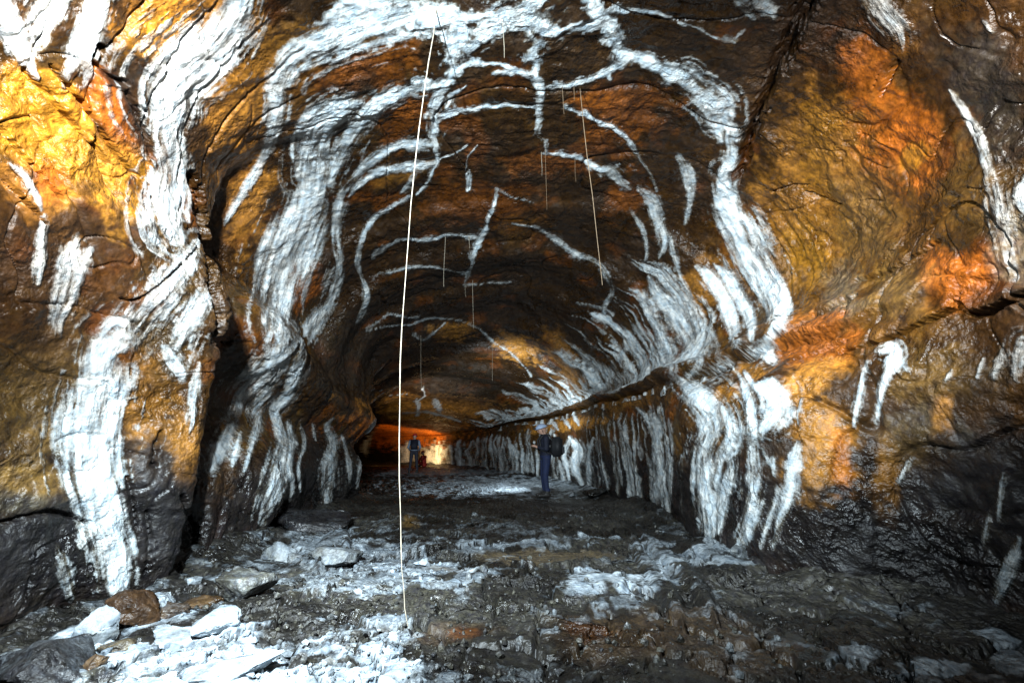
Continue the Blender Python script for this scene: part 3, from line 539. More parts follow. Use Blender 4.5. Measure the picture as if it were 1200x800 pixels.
for a in [
 (85,185,120,52,42,GOLD,.95),(20,130,60,60,45,GOLD,.85),(70,120,70,22,44,GOLD*1.1,.9),(195,30,62,48,0,OCHRE*1.5,.9),(180,45,50,30,-30,GOLD,.6),(130,125,26,46,-25,RUST,.8),(25,220,50,28,40,OCHRE,.8),(60,210,30,24,40,RUST*1.1,.8),
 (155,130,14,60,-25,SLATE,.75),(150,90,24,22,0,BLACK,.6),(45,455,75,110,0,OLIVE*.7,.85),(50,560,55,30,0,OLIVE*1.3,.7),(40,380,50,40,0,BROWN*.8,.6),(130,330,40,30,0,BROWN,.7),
 (285,115,44,95,8,OCHRE*1.1,.9),(290,230,36,70,10,OCHRE*1.2,.9),(245,300,20,90,0,BROWN,.6),(420,80,80,24,-20,RUST*.55,.6),(345,105,30,50,0,OCHRE*.5,.5),(165,480,40,60,0,OCHRE*.8,.6),(215,510,22,50,0,OCHRE,.7),(245,560,30,30,0,BROWN,.6),
 (350,340,12,26,0,RUST*.6,.8),(365,330,14,22,0,RUST*.6,.6),(470,205,40,12,-15,OCHRE*.7,.5),(480,130,24,14,0,RUST*.5,.6),
 (735,130,60,40,0,RUST*.4,.6),(700,120,30,14,0,RUST*.7,.6),(560,240,80,30,0,RUST*.3,.5),(735,230,30,30,0,RUST*.5,.5),(640,190,50,20,0,RUST*.45,.5),(610,270,30,20,0,OCHRE*.35,.5),
 (995,250,130,210,12,OCHRE*.42,.85),(900,130,26,110,-12,BROWN,.7),(320,60,60,40,0,OCHRE*.6,.6),(965,220,75,150,18,OCHRE*.9,.75),(960,170,30,60,0,GOLD*.5,.5),(1060,165,52,66,-10,RUST*.85,.9),(1070,185,30,16,-45,GOLD*1.0,.7),(1010,80,40,50,0,RUST*.7,.7),(945,300,40,45,0,GOLD*.7,.7),(1010,260,50,60,0,OLIVE,.6),
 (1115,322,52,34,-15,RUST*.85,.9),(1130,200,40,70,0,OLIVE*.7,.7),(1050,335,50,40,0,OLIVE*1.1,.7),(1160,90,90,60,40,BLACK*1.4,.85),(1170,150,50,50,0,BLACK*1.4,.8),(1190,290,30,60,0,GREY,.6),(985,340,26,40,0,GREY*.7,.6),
 (955,405,48,40,-20,RUST*.7,.85),(950,445,44,26,-20,OCHRE*1.5,.85),(965,520,42,62,0,OCHRE*1.35,.9),(985,540,16,40,0,RUST,.6),(850,465,22,22,0,OCHRE,.8),(880,435,20,12,0,OCHRE*.9,.8),(830,335,30,50,40,OCHRE*.9,.8),(890,300,24,60,-30,BROWN*1.2,.7),
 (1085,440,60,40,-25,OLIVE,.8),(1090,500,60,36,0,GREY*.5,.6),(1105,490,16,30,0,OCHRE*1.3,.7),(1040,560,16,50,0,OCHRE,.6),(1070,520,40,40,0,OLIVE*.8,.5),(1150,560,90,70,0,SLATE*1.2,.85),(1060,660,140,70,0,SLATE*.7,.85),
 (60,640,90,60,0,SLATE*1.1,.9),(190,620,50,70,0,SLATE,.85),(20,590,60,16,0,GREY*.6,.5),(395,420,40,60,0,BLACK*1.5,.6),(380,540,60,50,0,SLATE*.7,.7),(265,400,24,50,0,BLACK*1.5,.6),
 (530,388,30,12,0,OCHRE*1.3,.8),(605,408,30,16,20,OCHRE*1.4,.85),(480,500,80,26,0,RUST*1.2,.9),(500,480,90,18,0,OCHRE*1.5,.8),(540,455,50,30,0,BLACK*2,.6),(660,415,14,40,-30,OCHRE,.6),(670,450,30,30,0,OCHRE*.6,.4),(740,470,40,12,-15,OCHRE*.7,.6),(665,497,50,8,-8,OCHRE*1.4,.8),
]: patch(*a)
blend(GREY * .8, np.clip(sstep(.05, .5, WH) * .45, 0, 1))      # thin mineral film beside the crusts

P2 = P1 + N0 * (RAISE - DENT)[:, None]
G2 = P2.reshape(MR, NP, 3); NB = grid_normals(G2)
if NB[mid, NP // 2, 2] > 0: NB = -NB
NB = NB.reshape(-1, 3)
r_, c_ = np.meshgrid(np.arange(MR - 1), np.arange(NP - 1), indexing='ij')
b_ = (r_ * NP + c_).ravel()
FQ = np.stack([b_, b_ + 1, b_ + NP + 1, b_ + NP], axis=1)
fn = np.cross(P2[FQ[0::997, 1]] - P2[FQ[0::997, 0]], P2[FQ[0::997, 3]] - P2[FQ[0::997, 0]])
if (fn * NB[FQ[0::997, 0]]).sum() < 0: FQ = FQ[:, ::-1].copy()
fp = PG[FQ].mean(axis=1)
region = np.where(fp < 4.95, 0, np.where(fp < 9.05, 1, 2))
fvid = np.where(VID[FQ[:, 0]] >= 0, VID[FQ[:, 0]], VID[FQ[:, 2]])
cnt = np.bincount(fvid[fvid >= 0], minlength=len(VN)); fvid[(fvid >= 0) & (cnt[np.maximum(fvid, 0)] < 14)] = -1
RN = [('cave_wall_left', 'fluted brown and slate lava tube wall on the left with pale mineral streaks', 'wall'),
      ('cave_ceiling', 'dark brown vaulted lava tube ceiling crossed by a web of white veins', 'ceiling'),
      ('cave_wall_right', 'ochre and rust lava tube wall on the right with a long shelf groove', 'wall')]
REG = []
for k in range(3):
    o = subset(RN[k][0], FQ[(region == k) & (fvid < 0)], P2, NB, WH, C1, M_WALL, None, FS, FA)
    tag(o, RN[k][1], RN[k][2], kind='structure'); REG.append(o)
order = np.argsort(fvid, kind='stable'); sv = fvid[order]
for vid in range(len(VN)):
    a, b = np.searchsorted(sv, [vid, vid + 1])
    if b <= a: continue
    fs = order[a:b]; rg = np.bincount(region[fs], minlength=3).argmax()
    subset(VN[vid], FQ[fs], P2, NB, WH, C1, M_WALL, REG[rg], FS, FA)

# ================================================================== THE FLOOR
FR = depth_rows(1.3, 37.0, 470, 1.45); NX = 520
ft = sections(FR, np.array([0.3, 12.7]))
xl = ft[:, 0, 0] - 0.55; xr = ft[:, 1, 0] + 0.55
tt = np.linspace(0, 1, NX)
X = xl[:, None] + (xr - xl)[:, None] * tt[None, :]; Y = np.broadcast_to(FR[:, None], X.shape)
Q = np.stack([X.ravel(), Y.ravel(), np.zeros(X.size)], axis=1)
h0 = 0.07 * fbm(Q, 0.55, 3, off=500.0)
edge = np.minimum(Q[:, 0] - np.repeat(xl, NX), np.repeat(xr, NX) - Q[:, 0])
h0 += 0.22 * sstep(1.25, 0.5, edge) * (0.6 + 0.6 * fbm(Q, 1.2, 2, off=520.0))
u0, v0, z0 = project(Q + np.array([0, 0, 1]) * h0[:, None])
# broken crust: voronoi plates, warped
wq = Q[:, :2] + 0.16 * np.stack([fbm(Q, 1.9, 3, off=540.0), fbm(Q, 1.9, 3, off=560.0)], axis=1) + 0.035 * np.stack([vnoise(Q * 11 + 3), vnoise(Q * 11 + 50)], axis=1)
seeds = []; rs = random.Random(21)
for k in range(9000):
    if len(seeds) >= 280: break
    d = 1.8 + 8.2 * rs.random() ** 0.95; x = rs.uniform(-4.3, 3.6); rmin = 0.19 + 0.042 * d
    if all((x - q[0]) ** 2 + ((d - q[1]) * .8) ** 2 > rmin ** 2 for q in seeds): seeds.append((x, d))
seeds = np.array(seeds)
nearm = np.where(Q[:, 1] < 10.2)[0]
f1 = np.full(len(Q), 9.0); f2 = np.full(len(Q), 9.0); cid = np.full(len(Q), -1)
for ch in np.array_split(nearm, 40):
    dx = wq[ch, None, 0] - seeds[None, :, 0]; dy = (wq[ch, None, 1] - seeds[None, :, 1]) * .9
    dd = np.hypot(dx, dy); o2 = np.argpartition(dd, 1, axis=1)[:, :2]; a = np.take_along_axis(dd, o2, 1)
    sw = a[:, 0] > a[:, 1]; a = np.sort(a, axis=1); f1[ch] = a[:, 0]; f2[ch] = a[:, 1]; cid[ch] = np.where(sw, o2[:, 1], o2[:, 0])
fade = sstep(10.2, 8.5, Q[:, 1])
gap = np.where(cid >= 0, f2 - f1, 1.0)
so = rng.uniform(-.02, .035, len(seeds)); sx = rng.uniform(-.12, .12, len(seeds)); sy = rng.uniform(-.12, .12, len(seeds))
cc = np.maximum(cid, 0)
plate = np.where(cid >= 0, so[cc] + sx[cc] * (wq[:, 0] - seeds[cc, 0]) + sy[cc] * (wq[:, 1] - seeds[cc, 1]), 0)
# smooth places: the dried mud pool and the lava toes
def ell(u, v, ru, rv, rot=0, rag=.3):
    a = math.radians(rot); du = u0 - u; dv = v0 - v
    x = (du * math.cos(a) + dv * math.sin(a)) / ru; y = (-du * math.sin(a) + dv * math.cos(a)) / rv
    return sstep(-.05, .4, 1 - np.hypot(x, y) + rag * fnz)
fnz = fbm(Q, 5.0, 3, off=600.0); fnf = fbm(Q, 18.0, 3, off=620.0); fnr = ridge(Q, 4.5, 3, off=640.0)
pool = np.maximum(ell(640, 653, 90, 10, 0), ell(525, 668, 34, 5, 8))
rough = (1 - pool) * (.55 + .45 * sstep(-.1, .3, fbm(Q, .9, 2, off=660.0)))
H = h0 + fade * (1 - pool) * (plate - 0.07 * sstep(.035, .0, gap)) + rough * (.030 * fnr + .030 * fnf + .016 * fnz + .012 * ridge(Q, 26.0, 2, off=810.0)) * np.clip(.6 + Q[:, 1] * .05, .6, 1.3)
rope = vnoise(np.stack([(Q[:, 0] * .35 + Q[:, 1] + .25 * fnz) * 9.0, Q[:, 0] * 1.2, Q[:, 0] * 0 + 5], axis=1))
H += .014 * rope * (1 - pool) * sstep(-.2, .2, fbm(Q, .7, 2, off=680.0))
ck1 = np.abs(vnoise(wq @ np.array([[3.4, 0, 0], [0, 4.6, 0]]) + 7.0)); ck2 = np.abs(vnoise(wq @ np.array([[8.0, 0, 0], [0, 11.0, 0]]) + 27.0))
cr = (1 - pool) * fade * (sstep(.055, .0, ck1) + .6 * sstep(.07, .0, ck2)); H -= .026 * cr
pid = np.where((cid >= 0) & (fade > .05), cid, -1)
toes = []
def toe(pts, height):
    global H
    idx = np.where((u0 > 650) & (u0 < 900) & (v0 > 590) & (v0 < 760))[0] if pts[0][0] > 600 else np.where((u0 < 620) & (v0 > 560))[0]
    f, fib, hw, _a, _b = band_field(pts, idx, u0[idx], v0[idx], .12, fnz[idx], fnf[idx], 1.2, True)
    k = f > 0; j = idx[k]; 
    H[j] = np.maximum(H[j], h0[j] + .42 * height * np.clip(f[k] * 1.6, 0, 1) ** .75 + .012 * fnf[j] + .014 * fnz[j] + .01 * fnr[j])
    toes.append(j); pid[j] = len(seeds) + len(toes) - 1
toe([(738,622,4),(744,636,11),(752,655,17),(768,678,22),(786,700,26),(796,722,16),(802,742,4)], .15)
toe([(744,616,4),(754,628,12),(772,645,17),(795,665,22),(818,690,26),(832,716,16),(842,738,4)], .17)
toe([(640,700,12),(665,690,26),(700,684,28),(728,690,16)], .15)
toe([(690,714,12),(720,708,22),(752,712,18),(768,718,10)], .12)
toe([(372,662,14),(384,646,30),(398,634,26),(406,646,12)], .26)
toe([(480,690,8),(505,694,12),(530,694,8)], .07)
toe([(800,640,10),(822,645,14),(850,656,18),(880,664,14)], .12)
H = np.where(edge < .05, H - .1, H)
QF = Q.copy(); QF[:, 2] = H
# colour of the floor
DARK = np.array([.013, .013, .014]); ASH = np.array([.05, .053, .058]); MUD = np.array([.10, .085, .065]); TAN = np.array([.05, .032, .018])
C1 = np.empty((len(Q), 3)); C1[:] = DARK
blend(ASH, sstep(-.1, .4, fbm(Q, 1.4, 3, off=700.0)) * .6)
blend(TAN, np.clip(np.maximum.reduce([ell(760, 745, 150, 34), ell(540, 740, 70, 14), ell(860, 770, 80, 30)]), 0, 1) * .5)
blend(RUST * .18, ell(545, 742, 26, 9) * .6); blend(RUST * .14, ell(690, 742, 40, 10) * .5)
blend(MUD, pool * .9); blend(np.array([.16, .10, .03]), ell(480, 615, 14, 8) * .5)
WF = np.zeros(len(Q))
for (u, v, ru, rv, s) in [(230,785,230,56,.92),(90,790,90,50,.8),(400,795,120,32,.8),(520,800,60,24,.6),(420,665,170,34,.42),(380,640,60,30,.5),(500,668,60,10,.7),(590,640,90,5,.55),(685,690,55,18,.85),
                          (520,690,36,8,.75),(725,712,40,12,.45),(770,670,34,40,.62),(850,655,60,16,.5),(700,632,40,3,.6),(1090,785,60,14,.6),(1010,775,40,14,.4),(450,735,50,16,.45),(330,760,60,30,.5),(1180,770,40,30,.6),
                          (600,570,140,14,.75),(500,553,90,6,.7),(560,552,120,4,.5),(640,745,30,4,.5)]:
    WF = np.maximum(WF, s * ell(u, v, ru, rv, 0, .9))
WF = np.maximum(WF, .22 * sstep(.05, .5, fnz * .6 + fnr * .55 + .5 * fbm(Q, .8, 2, off=720.0)) * fade * (1 - .7 * pool))  # pale highlights and sheen painted on the raised crests of the crust
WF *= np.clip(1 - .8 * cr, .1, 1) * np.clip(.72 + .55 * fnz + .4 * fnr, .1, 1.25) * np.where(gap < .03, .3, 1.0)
NF = grid_normals(QF.reshape(len(FR), NX, 3))
if NF[100, 100, 2] < 0: NF = -NF
NF = NF.reshape(-1, 3)
r_, c_ = np.meshgrid(np.arange(len(FR) - 1), np.arange(NX - 1), indexing='ij'); b_ = (r_ * NX + c_).ravel()
FF = np.stack([b_, b_ + 1, b_ + NX + 1, b_ + NX], axis=1)
fpid = pid[FF[:, 0]]; cnt = np.bincount(fpid[fpid >= 0], minlength=len(seeds) + len(toes)); fpid[(fpid >= 0) & (cnt[np.maximum(fpid, 0)] < 10)] = -1
floor = tag(subset('cave_floor', FF[fpid < 0], QF, NF, WF, C1, M_FLOOR, None), 'broken dark lava crust floor of the tunnel with pale mineral dust and painted crest highlights', 'floor', kind='structure')
order = np.argsort(fpid, kind='stable'); sv = fpid[order]
for k in range(len(seeds) + len(toes)):
    a, b = np.searchsorted(sv, [k, k + 1])
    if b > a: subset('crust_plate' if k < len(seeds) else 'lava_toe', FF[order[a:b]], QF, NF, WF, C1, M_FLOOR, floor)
def floor_z(x, y):
    r = np.clip(np.searchsorted(FR, y), 1, len(FR) - 1); t = (x - xl[r]) / (xr[r] - xl[r])
    return H[r * NX + int(np.clip(t * (NX - 1), 0, NX - 1))]

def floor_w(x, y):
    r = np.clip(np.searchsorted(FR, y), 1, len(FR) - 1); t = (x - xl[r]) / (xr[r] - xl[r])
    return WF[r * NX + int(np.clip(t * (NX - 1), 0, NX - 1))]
# ================================================================== ROCKS ON THE FLOOR
bm = bmesh.new(); bmesh.ops.create_icosphere(bm, subdivisions=4, radius=1.0)
ICO_V = np.array([v.co[:] for v in bm.verts]); ICO_F = np.array([[v.index for v in f.verts] for f in bm.faces]); bm.free()
bm = bmesh.new(); bmesh.ops.create_icosphere(bm, subdivisions=1, radius=1.0)
LOW_V = np.array([v.co[:] for v in bm.verts]); LOW_F = np.array([[v.index for v in f.verts] for f in bm.faces]); bm.free()
def rock(name, u, v, wpx, hpx, label, white, seed, deep=1.0, tilt=(0, 0, 0), col=ASH, sink=.45, cuts=13, group='loose rocks on the tunnel floor'):
    """u, v: foot of the rock on the floor"""
    p = at_z(u, v, 0.05); d = p[1]; sc = d / F * 1.02
    g = np.random.default_rng(seed); V = ICO_V.copy()
    for k in range(cuts):
        n = g.normal(size=3); n /= np.linalg.norm(n); c = g.uniform(.36, .78)
        V -= np.maximum(0, V @ n - c)[:, None] * n
    V *= (1 + .2 * fbm(V, 1.5, 3, off=seed * 3.3) + .13 * ridge(V, 4.0, 3, off=seed * 1.7) + .06 * fbm(V, 12.0, 2, off=seed * 2.7))[:, None]
    ext = V.max(0) - V.min(0); V = (V - (V.max(0) + V.min(0)) / 2) / ext
    sx = wpx * sc; sz = hpx * sc * .72 + .02
    V = V * np.array([sx, sx * deep, sz])
    R = np.array(Matrix.Rotation(tilt[2], 3, 'Z') @ Matrix.Rotation(tilt[1], 3, 'Y') @ Matrix.Rotation(tilt[0], 3, 'X')); V = V @ R.T
    V[:, 2] -= V[:, 2].min()
    z = floor_z(p[0], d + sx * deep * .4) - sink * V[:, 2].max() * .6
    wn = fbm(V + seed, 5.0, 3) ; nrm_up = sstep(.2, .8, V[:, 2] / V[:, 2].max())
    W = np.clip(white * (.75 + .8 * wn), 0, 1.2)
    C = col * (1 + .5 * fbm(V + seed, 3.0, 3))[:, None]
    o = mesh_obj(name, V, ICO_F, M_FLOOR, None, None, {'white': W}, {'rock': C})
    o.location = (p[0], d + sx * deep * .4, z); tag(o, label, 'rock', group); return o
RK = [
 ('boulder',18,806,120,70,'large dark boulder in the bottom left corner of the photo',.2,31,.9,(.2,.3,.5),SLATE*1.1),
 ('boulder',100,756,46,58,'tilted slab with pale streaks leaning below the bright white mineral column',.55,2,.5,(.2,-.3,.5),ASH),
 ('boulder',140,736,56,40,'dark brown wedge of rock right under the foot of the white column',.05,3,.7,(0,.35,.3),UMBER*1.3),
 ('boulder',171,722,38,40,'rounded pale speckled rock beside the dark wedge',.7,4,.9,(0,0,.4),ASH),
 ('boulder',194,722,30,30,'small brown rock squeezed between pale rocks',.18,5,.9,(0,.2,.9),TAN),
 ('boulder',228,706,52,20,'flat brown slab behind the white rock',.1,6,.6,(0,.05,.1),TAN),
 ('boulder',240,746,50,28,'bright white block with a flat top near the left wall',1.0,7,.8,(0,-.1,.3),ASH),
 ('boulder',275,706,62,52,'grey gritty mound of rock at the foot of the left wall',.22,8,.9,(0,0,.2),ASH),
 ('boulder',190,752,70,12,'thin pale sheet of crust lying in front of the white block',.6,9,.5,(0,.12,-.2),ASH),
 ('boulder',125,766,34,14,'small tan stone at the edge of the white crust',.15,10,.8,(0,0,.7),MUD),
 ('boulder',98,786,26,26,'small brown stone next to the dark corner boulder',.12,11,.9,(0,0,.1),TAN),
 ('boulder',255,792,104,26,'broad white crust plate heaved up in the bottom left foreground',.95,12,.6,(.05,-.12,.2),ASH),
 ('boulder',150,800,110,18,'wide white crust plate along the bottom edge left of the heaved plate',.9,13,.6,(0,.06,.1),ASH),
 ('boulder',355,620,86,40,'dark ribbed hump of lava below the grey left wall streaks',.12,14,.6,(0,0,.1),SLATE*1.3),
 ('boulder',322,646,40,34,'pale smooth knob of lava at the foot of the left wall',.45,15,.8,(0,0,.5),ASH),
 ('boulder',345,650,22,20,'small grey knob beside the pale lava knob',.35,16,.8,(0,0,.2),ASH),
 ('boulder',868,656,26,16,'round grey stone under the right wall streaks',.4,17,.9,(0,0,.3),ASH),
 ('boulder',838,648,22,12,'low grey stone left of the round one by the right wall',.5,18,.9,(0,0,.8),ASH),
 ('boulder',905,668,40,18,'flat dark stone at the foot of the ochre right wall',.15,19,.8,(0,0,.2),SLATE*1.5),
 ('boulder',700,582,30,13,'dark stone on the floor behind the caver in blue',.12,20,.8,(0,0,.2),DARK),
 ('boulder',672,580,16,8,'small pale stone at the feet of the caver in blue',.6,21,.8,(0,0,.6),ASH),
 ('boulder',556,600,8,8,'tiny upright stone standing on the dark middle floor',.3,22,.8,(0,0,.6),ASH),
 ('boulder',493,655,16,10,'small white stone beside the long hanging root',.9,23,.9,(0,0,.6),ASH),
 ('boulder',568,674,9,14,'little grey knob sticking up at the edge of the mud pool',.4,24,.9,(0,0,.6),ASH),
 ('boulder',549,676,7,11,'smaller grey knob left of the one by the mud pool',.4,25,.9,(0,0,.3),ASH),
 ('boulder',385,655,60,26,'bluish grey lava hump left of the long hanging root',.4,26,.8,(0,0,.3),ASH),
 ('boulder',292,680,40,22,'squat dark stone in front of the deep shadow by the left wall',.15,27,.8,(0,0,.9),DARK),
 ('boulder',222,690,16,14,'small pale stone stuck below the dark left recess',.75,28,.8,(0,0,.9),ASH),
]
for r in RK: rock(*r)
# clinker: loose grit nobody could count
gv = []; gf = []; gw = []; gc = []
gr = np.random.default_rng(5); nst = 0
while nst < 2600:
    if gr.random() < .6: u_, v_ = gr.normal(400, 110), gr.uniform(640, 805)
    else: u_, v_ = gr.uniform(60, 960), gr.uniform(606, 805)
    if v_ < 600: continue
    p = at_z(u_, v_, 0.0)
    if p[1] > 9 or p[1] < 2: continue
    r = .006 + .026 * gr.random() ** 4
    V = LOW_V * (1 + .3 * gr.uniform(-1, 1, (len(LOW_V), 1))) * gr.uniform(.6, 1.2, 3) * r
    V = V + np.array([p[0], p[1], floor_z(p[0], p[1]) + r * .3])
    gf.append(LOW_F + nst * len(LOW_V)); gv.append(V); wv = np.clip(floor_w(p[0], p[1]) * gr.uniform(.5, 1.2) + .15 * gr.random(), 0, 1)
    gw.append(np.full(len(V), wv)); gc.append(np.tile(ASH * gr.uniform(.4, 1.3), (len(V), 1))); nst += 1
o = mesh_obj('gravel', np.concatenate(gv), np.concatenate(gf), M_FLOOR, None, None, {'white': np.concatenate(gw)}, {'rock': np.concatenate(gc)}, smooth=False)
tag(o, 'loose clinker grit scattered over the crust floor', 'gravel', kind='stuff')

# ================================================================== HANGING ROOTS
M_ROOT = plain('pale_root', (.33, .28, .21), .7, .25, 25); M_ROOT2 = plain('brown_root', (.18, .12, .07), .7, .3, 25)
UV2 = None
def roof_point(u, v):
    k = np.where(VIS & (np.abs(U - u) < 9) & (np.abs(Vv - v) < 9))[0]
    j = k[np.argmin((U[k] - u) ** 2 + (Vv[k] - v) ** 2)]; return P2[j]
def root(pts, rad, label, mat, to_floor=False):
    top = roof_point(*pts[0]); d0 = top[1]; d1 = d0
    if to_floor: q = at_z(*pts[-1], 0.05); d1 = q[1]
    n = len(pts); C = np.array([at_depth(u, v, d0 + (d1 - d0) * k / (n - 1)) for k, (u, v) in enumerate(pts)])
    C[0, 2] += .14
    fine = catmull(np.column_stack([C[:, 0], C[:, 1], C[:, 2] + 100]), .12); fine[:, 2] -= 100
    base = fine[-1].copy(); L = len(fine); gk = np.random.default_rng(int(pts[0][0]))
    fine[1:-1, :2] += gk.normal(0, rad * .7, (L - 2, 2))
    V = []; S = 7
    for k in range(L):
        r = rad * (1.15 - .45 * k / L) * gk.uniform(.7, 1.25)
        for a in range(S):
            t = 2 * math.pi * a / S; V.append(fine[k] + np.array([math.cos(t) * r, math.sin(t) * r, 0]))
    V = np.array(V); Fq = [[k * S + a, k * S + (a + 1) % S, (k + 1) * S + (a + 1) % S, (k + 1) * S + a] for k in range(L - 1) for a in range(S)]
    o = mesh_obj('hanging_root', V - base, Fq, mat); o.location = base
    tag(o, label, 'root', 'thin roots hanging from the roof')
root([(512,10),(508,40),(497,110),(487,190),(478,290),(471,380),(469,470),(469,560),(470,640),(473,690),(478,733)], .0044, 'long white root hanging all the way from the roof to the floor', M_ROOT, True)
root([(679,104),(684,150),(694,230),(706,334)], .0034, 'long thin brown root hanging right of centre from a roof vein', M_ROOT2)
for a, l in [
 ([(588,20),(590,42),(591,68)], 'short pale root at the top centre below the broad white vein'),
 ([(658,101),(660,116),(661,134)], 'short pale root just left of the long brown root'),
 ([(672,102),(673,108),(673,118)], 'stubby root between the short pale root and the long brown root'),
 ([(639,176),(640,210),(641,246)], 'thin brown root under the knotted vein in the roof centre'),
 ([(634,178),(635,190),(635,206)], 'shorter of the two roots under the knotted roof vein'),
 ([(674,187),(674,200),(675,213)], 'short root below the lower white vein beside the long brown root'),
 ([(522,278),(521,305),(520,336)], 'thin root hanging from the pale line right of the long white root'),
 ([(549,277),(550,284),(550,291)], 'tiny root at the right end of the pale line in the dome'),
 ([(545,333),(545,340),(546,348)], 'tiny root at the lower end of the crooked pale crack'),
 ([(554,328),(554,352),(555,385)], 'hair thin root hanging below the crooked pale crack'),
 ([(493,392),(493,420),(494,455)], 'root hanging from the crest of the farther roof, left one'),
 ([(577,402),(577,424),(577,446)], 'root hanging from the white knot on the crest of the farther roof'),
]: root(a, .0023 if a[0][1] < 250 else .0036, l, M_ROOT2 if 'brown' in l else M_ROOT)

# ================================================================== PEOPLE
def capsule(bm, a, ra, b, rb, seg=12):
    a = Vector(a); b = Vector(b)
    for p, r in ((a, ra), (b, rb)):
        bmesh.ops.create_uvsphere(bm, u_segments=seg, v_segments=8, radius=r, matrix=Matrix.Translation(p))
    d = b - a
    if d.length > 1e-4:
        m = Matrix.Translation((a + b) / 2) @ d.to_track_quat('Z', 'Y').to_matrix().to_4x4()
        bmesh.ops.create_cone(bm, cap_ends=True, segments=seg, radius1=ra, radius2=rb, depth=d.length, matrix=m)
def ellipsoid(bm, c, r, rot=None):
    m = Matrix.Translation(c) @ (rot or Matrix.Identity(4)) @ Matrix.Diagonal((*r, 1))
    bmesh.ops.create_uvsphere(bm, u_segments=16, v_segments=12, radius=1.0, matrix=m)
def solid(bm, name, voxel, mats, pick, parent, smooth=3):
    me = bpy.data.meshes.new(name); bm.to_mesh(me); bm.free(); t = bpy.data.objects.new(name, me); COL.objects.link(t)
    r = t.modifiers.new('r', 'REMESH'); r.mode = 'VOXEL'; r.voxel_size = voxel
    sm = t.modifiers.new('s', 'SMOOTH'); sm.factor = .5; sm.iterations = smooth
    m2 = bpy.data.meshes.new_from_object(t.evaluated_get(bpy.context.evaluated_depsgraph_get())); bpy.data.objects.remove(t); bpy.data.meshes.remove(me)
    m2.name = name; m2.materials.clear()
    for m in mats: m2.materials.append(m)
    for p in m2.polygons:
        p.use_smooth = True; p.material_index = pick(p.center) if pick else 0
    o = bpy.data.objects.new(name, m2); COL.objects.link(o); o.parent = parent; return o
def hand(bm, wrist, dirv, up, sidev, thumb):
    w = Vector(wrist); d = Vector(dirv).normalized(); n = Vector(up).normalized(); s = Vector(sidev).normalized()
    capsule(bm, w, .026, w + d * .045, .030); ellipsoid(bm, w + d * .055, (.036, .036, .036))
    for k, ln in enumerate((.062, .072, .068, .052)):
        b0 = w + d * .075 + s * (.030 - .020 * k); k1 = b0 + d * ln * .5 - n * ln * .15; k2 = k1 + d * ln * .25 - n * ln * .5
        capsule(bm, b0, .0098, k1, .0092, 8); capsule(bm, k1, .0092, k2, .008, 8)
    t0 = w + d * .03 + s * .03; t1 = t0 + s * .028 + d * .025; t2 = t1 + d * .028 - n * .012
    capsule(bm, t0, .013, t1, .011, 8); capsule(bm, t1, .011, t2, .009, 8)
def head(bm, c, f):
    c = Vector(c); f = Vector(f).normalized(); s = f.cross(Vector((0, 0, 1))).normalized(); u = s.cross(f)
    rot = Matrix((s, f, u)).transposed().to_4x4()
    ellipsoid(bm, c, (.075, .095, .112), rot); ellipsoid(bm, c - u * .06 + f * .03, (.055, .06, .055), rot)
    ellipsoid(bm, c + f * .098 - u * .012, (.013, .02, .02), rot)
    for k in (-1, 1): ellipsoid(bm, c + s * .076 * k - u * .005, (.012, .022, .032), rot)
    ellipsoid(bm, c + f * .082 - u * .058, (.024, .012, .012), rot)
    ellipsoid(bm, c + f * .085 + u * .02, (.05, .012, .01), rot)
    return s, u, rot
def helmet(parent, c, f, mat, lampmat):
    c = Vector(c); f = Vector(f).normalized(); s = f.cross(Vector((0, 0, 1))).normalized(); u = s.cross(f)
    rot = Matrix((s, f, u)).transposed().to_4x4(); b2 = bmesh.new()
    m = Matrix.Translation(c + u * .03) @ rot @ Matrix.Diagonal((.112, .132, .115, 1))
    bmesh.ops.create_uvsphere(b2, u_segments=24, v_segments=16, radius=1.0, matrix=m)
    cut = [v for v in b2.verts if (v.co - c).dot(u) < .028]; bmesh.ops.delete(b2, geom=cut, context='VERTS')
    me = bpy.data.meshes.new('helmet'); b2.to_mesh(me); b2.free()
    for p in me.polygons: p.use_smooth = True
    me.materials.append(mat); o = bpy.data.objects.new('helmet', me); COL.objects.link(o); o.parent = parent
    so = o.modifiers.new('s', 'SOLIDIFY'); so.thickness = .008
    b2 = bmesh.new(); capsule(b2, c + f * .125 + u * .075, .02, c + f * .15 + u * .075, .022, 12); solid(b2, 'headlamp', .006, [lampmat], None, o, 2)
    b2 = bmesh.new(); pts = [c + s * .09 * math.cos(a) + u * (.03 - .15 * math.sin(a)) + f * .02 for a in np.linspace(0, math.pi, 12)]
    for a_, b_ in zip(pts[:-1], pts[1:]): capsule(b2, a_, .006, b_, .006, 6)
    me = bpy.data.meshes.new('chin_strap'); b2.to_mesh(me); b2.free(); me.materials.append(lampmat); q = bpy.data.objects.new('chin_strap', me); COL.objects.link(q); q.parent = o
    b2 = bmesh.new(); pts = [c + u * .045 + s * .118 * math.cos(a) + f * .138 * math.sin(a) for a in np.linspace(0, 2 * math.pi, 25)]
    for a_, b_ in zip(pts[:-1], pts[1:]): capsule(b2, a_, .007, b_, .007, 6)
    me = bpy.data.meshes.new('helmet_rim'); b2.to_mesh(me); b2.free(); me.materials.append(mat); q = bpy.data.objects.new('helmet_rim', me); COL.objects.link(q); q.parent = o
    return o
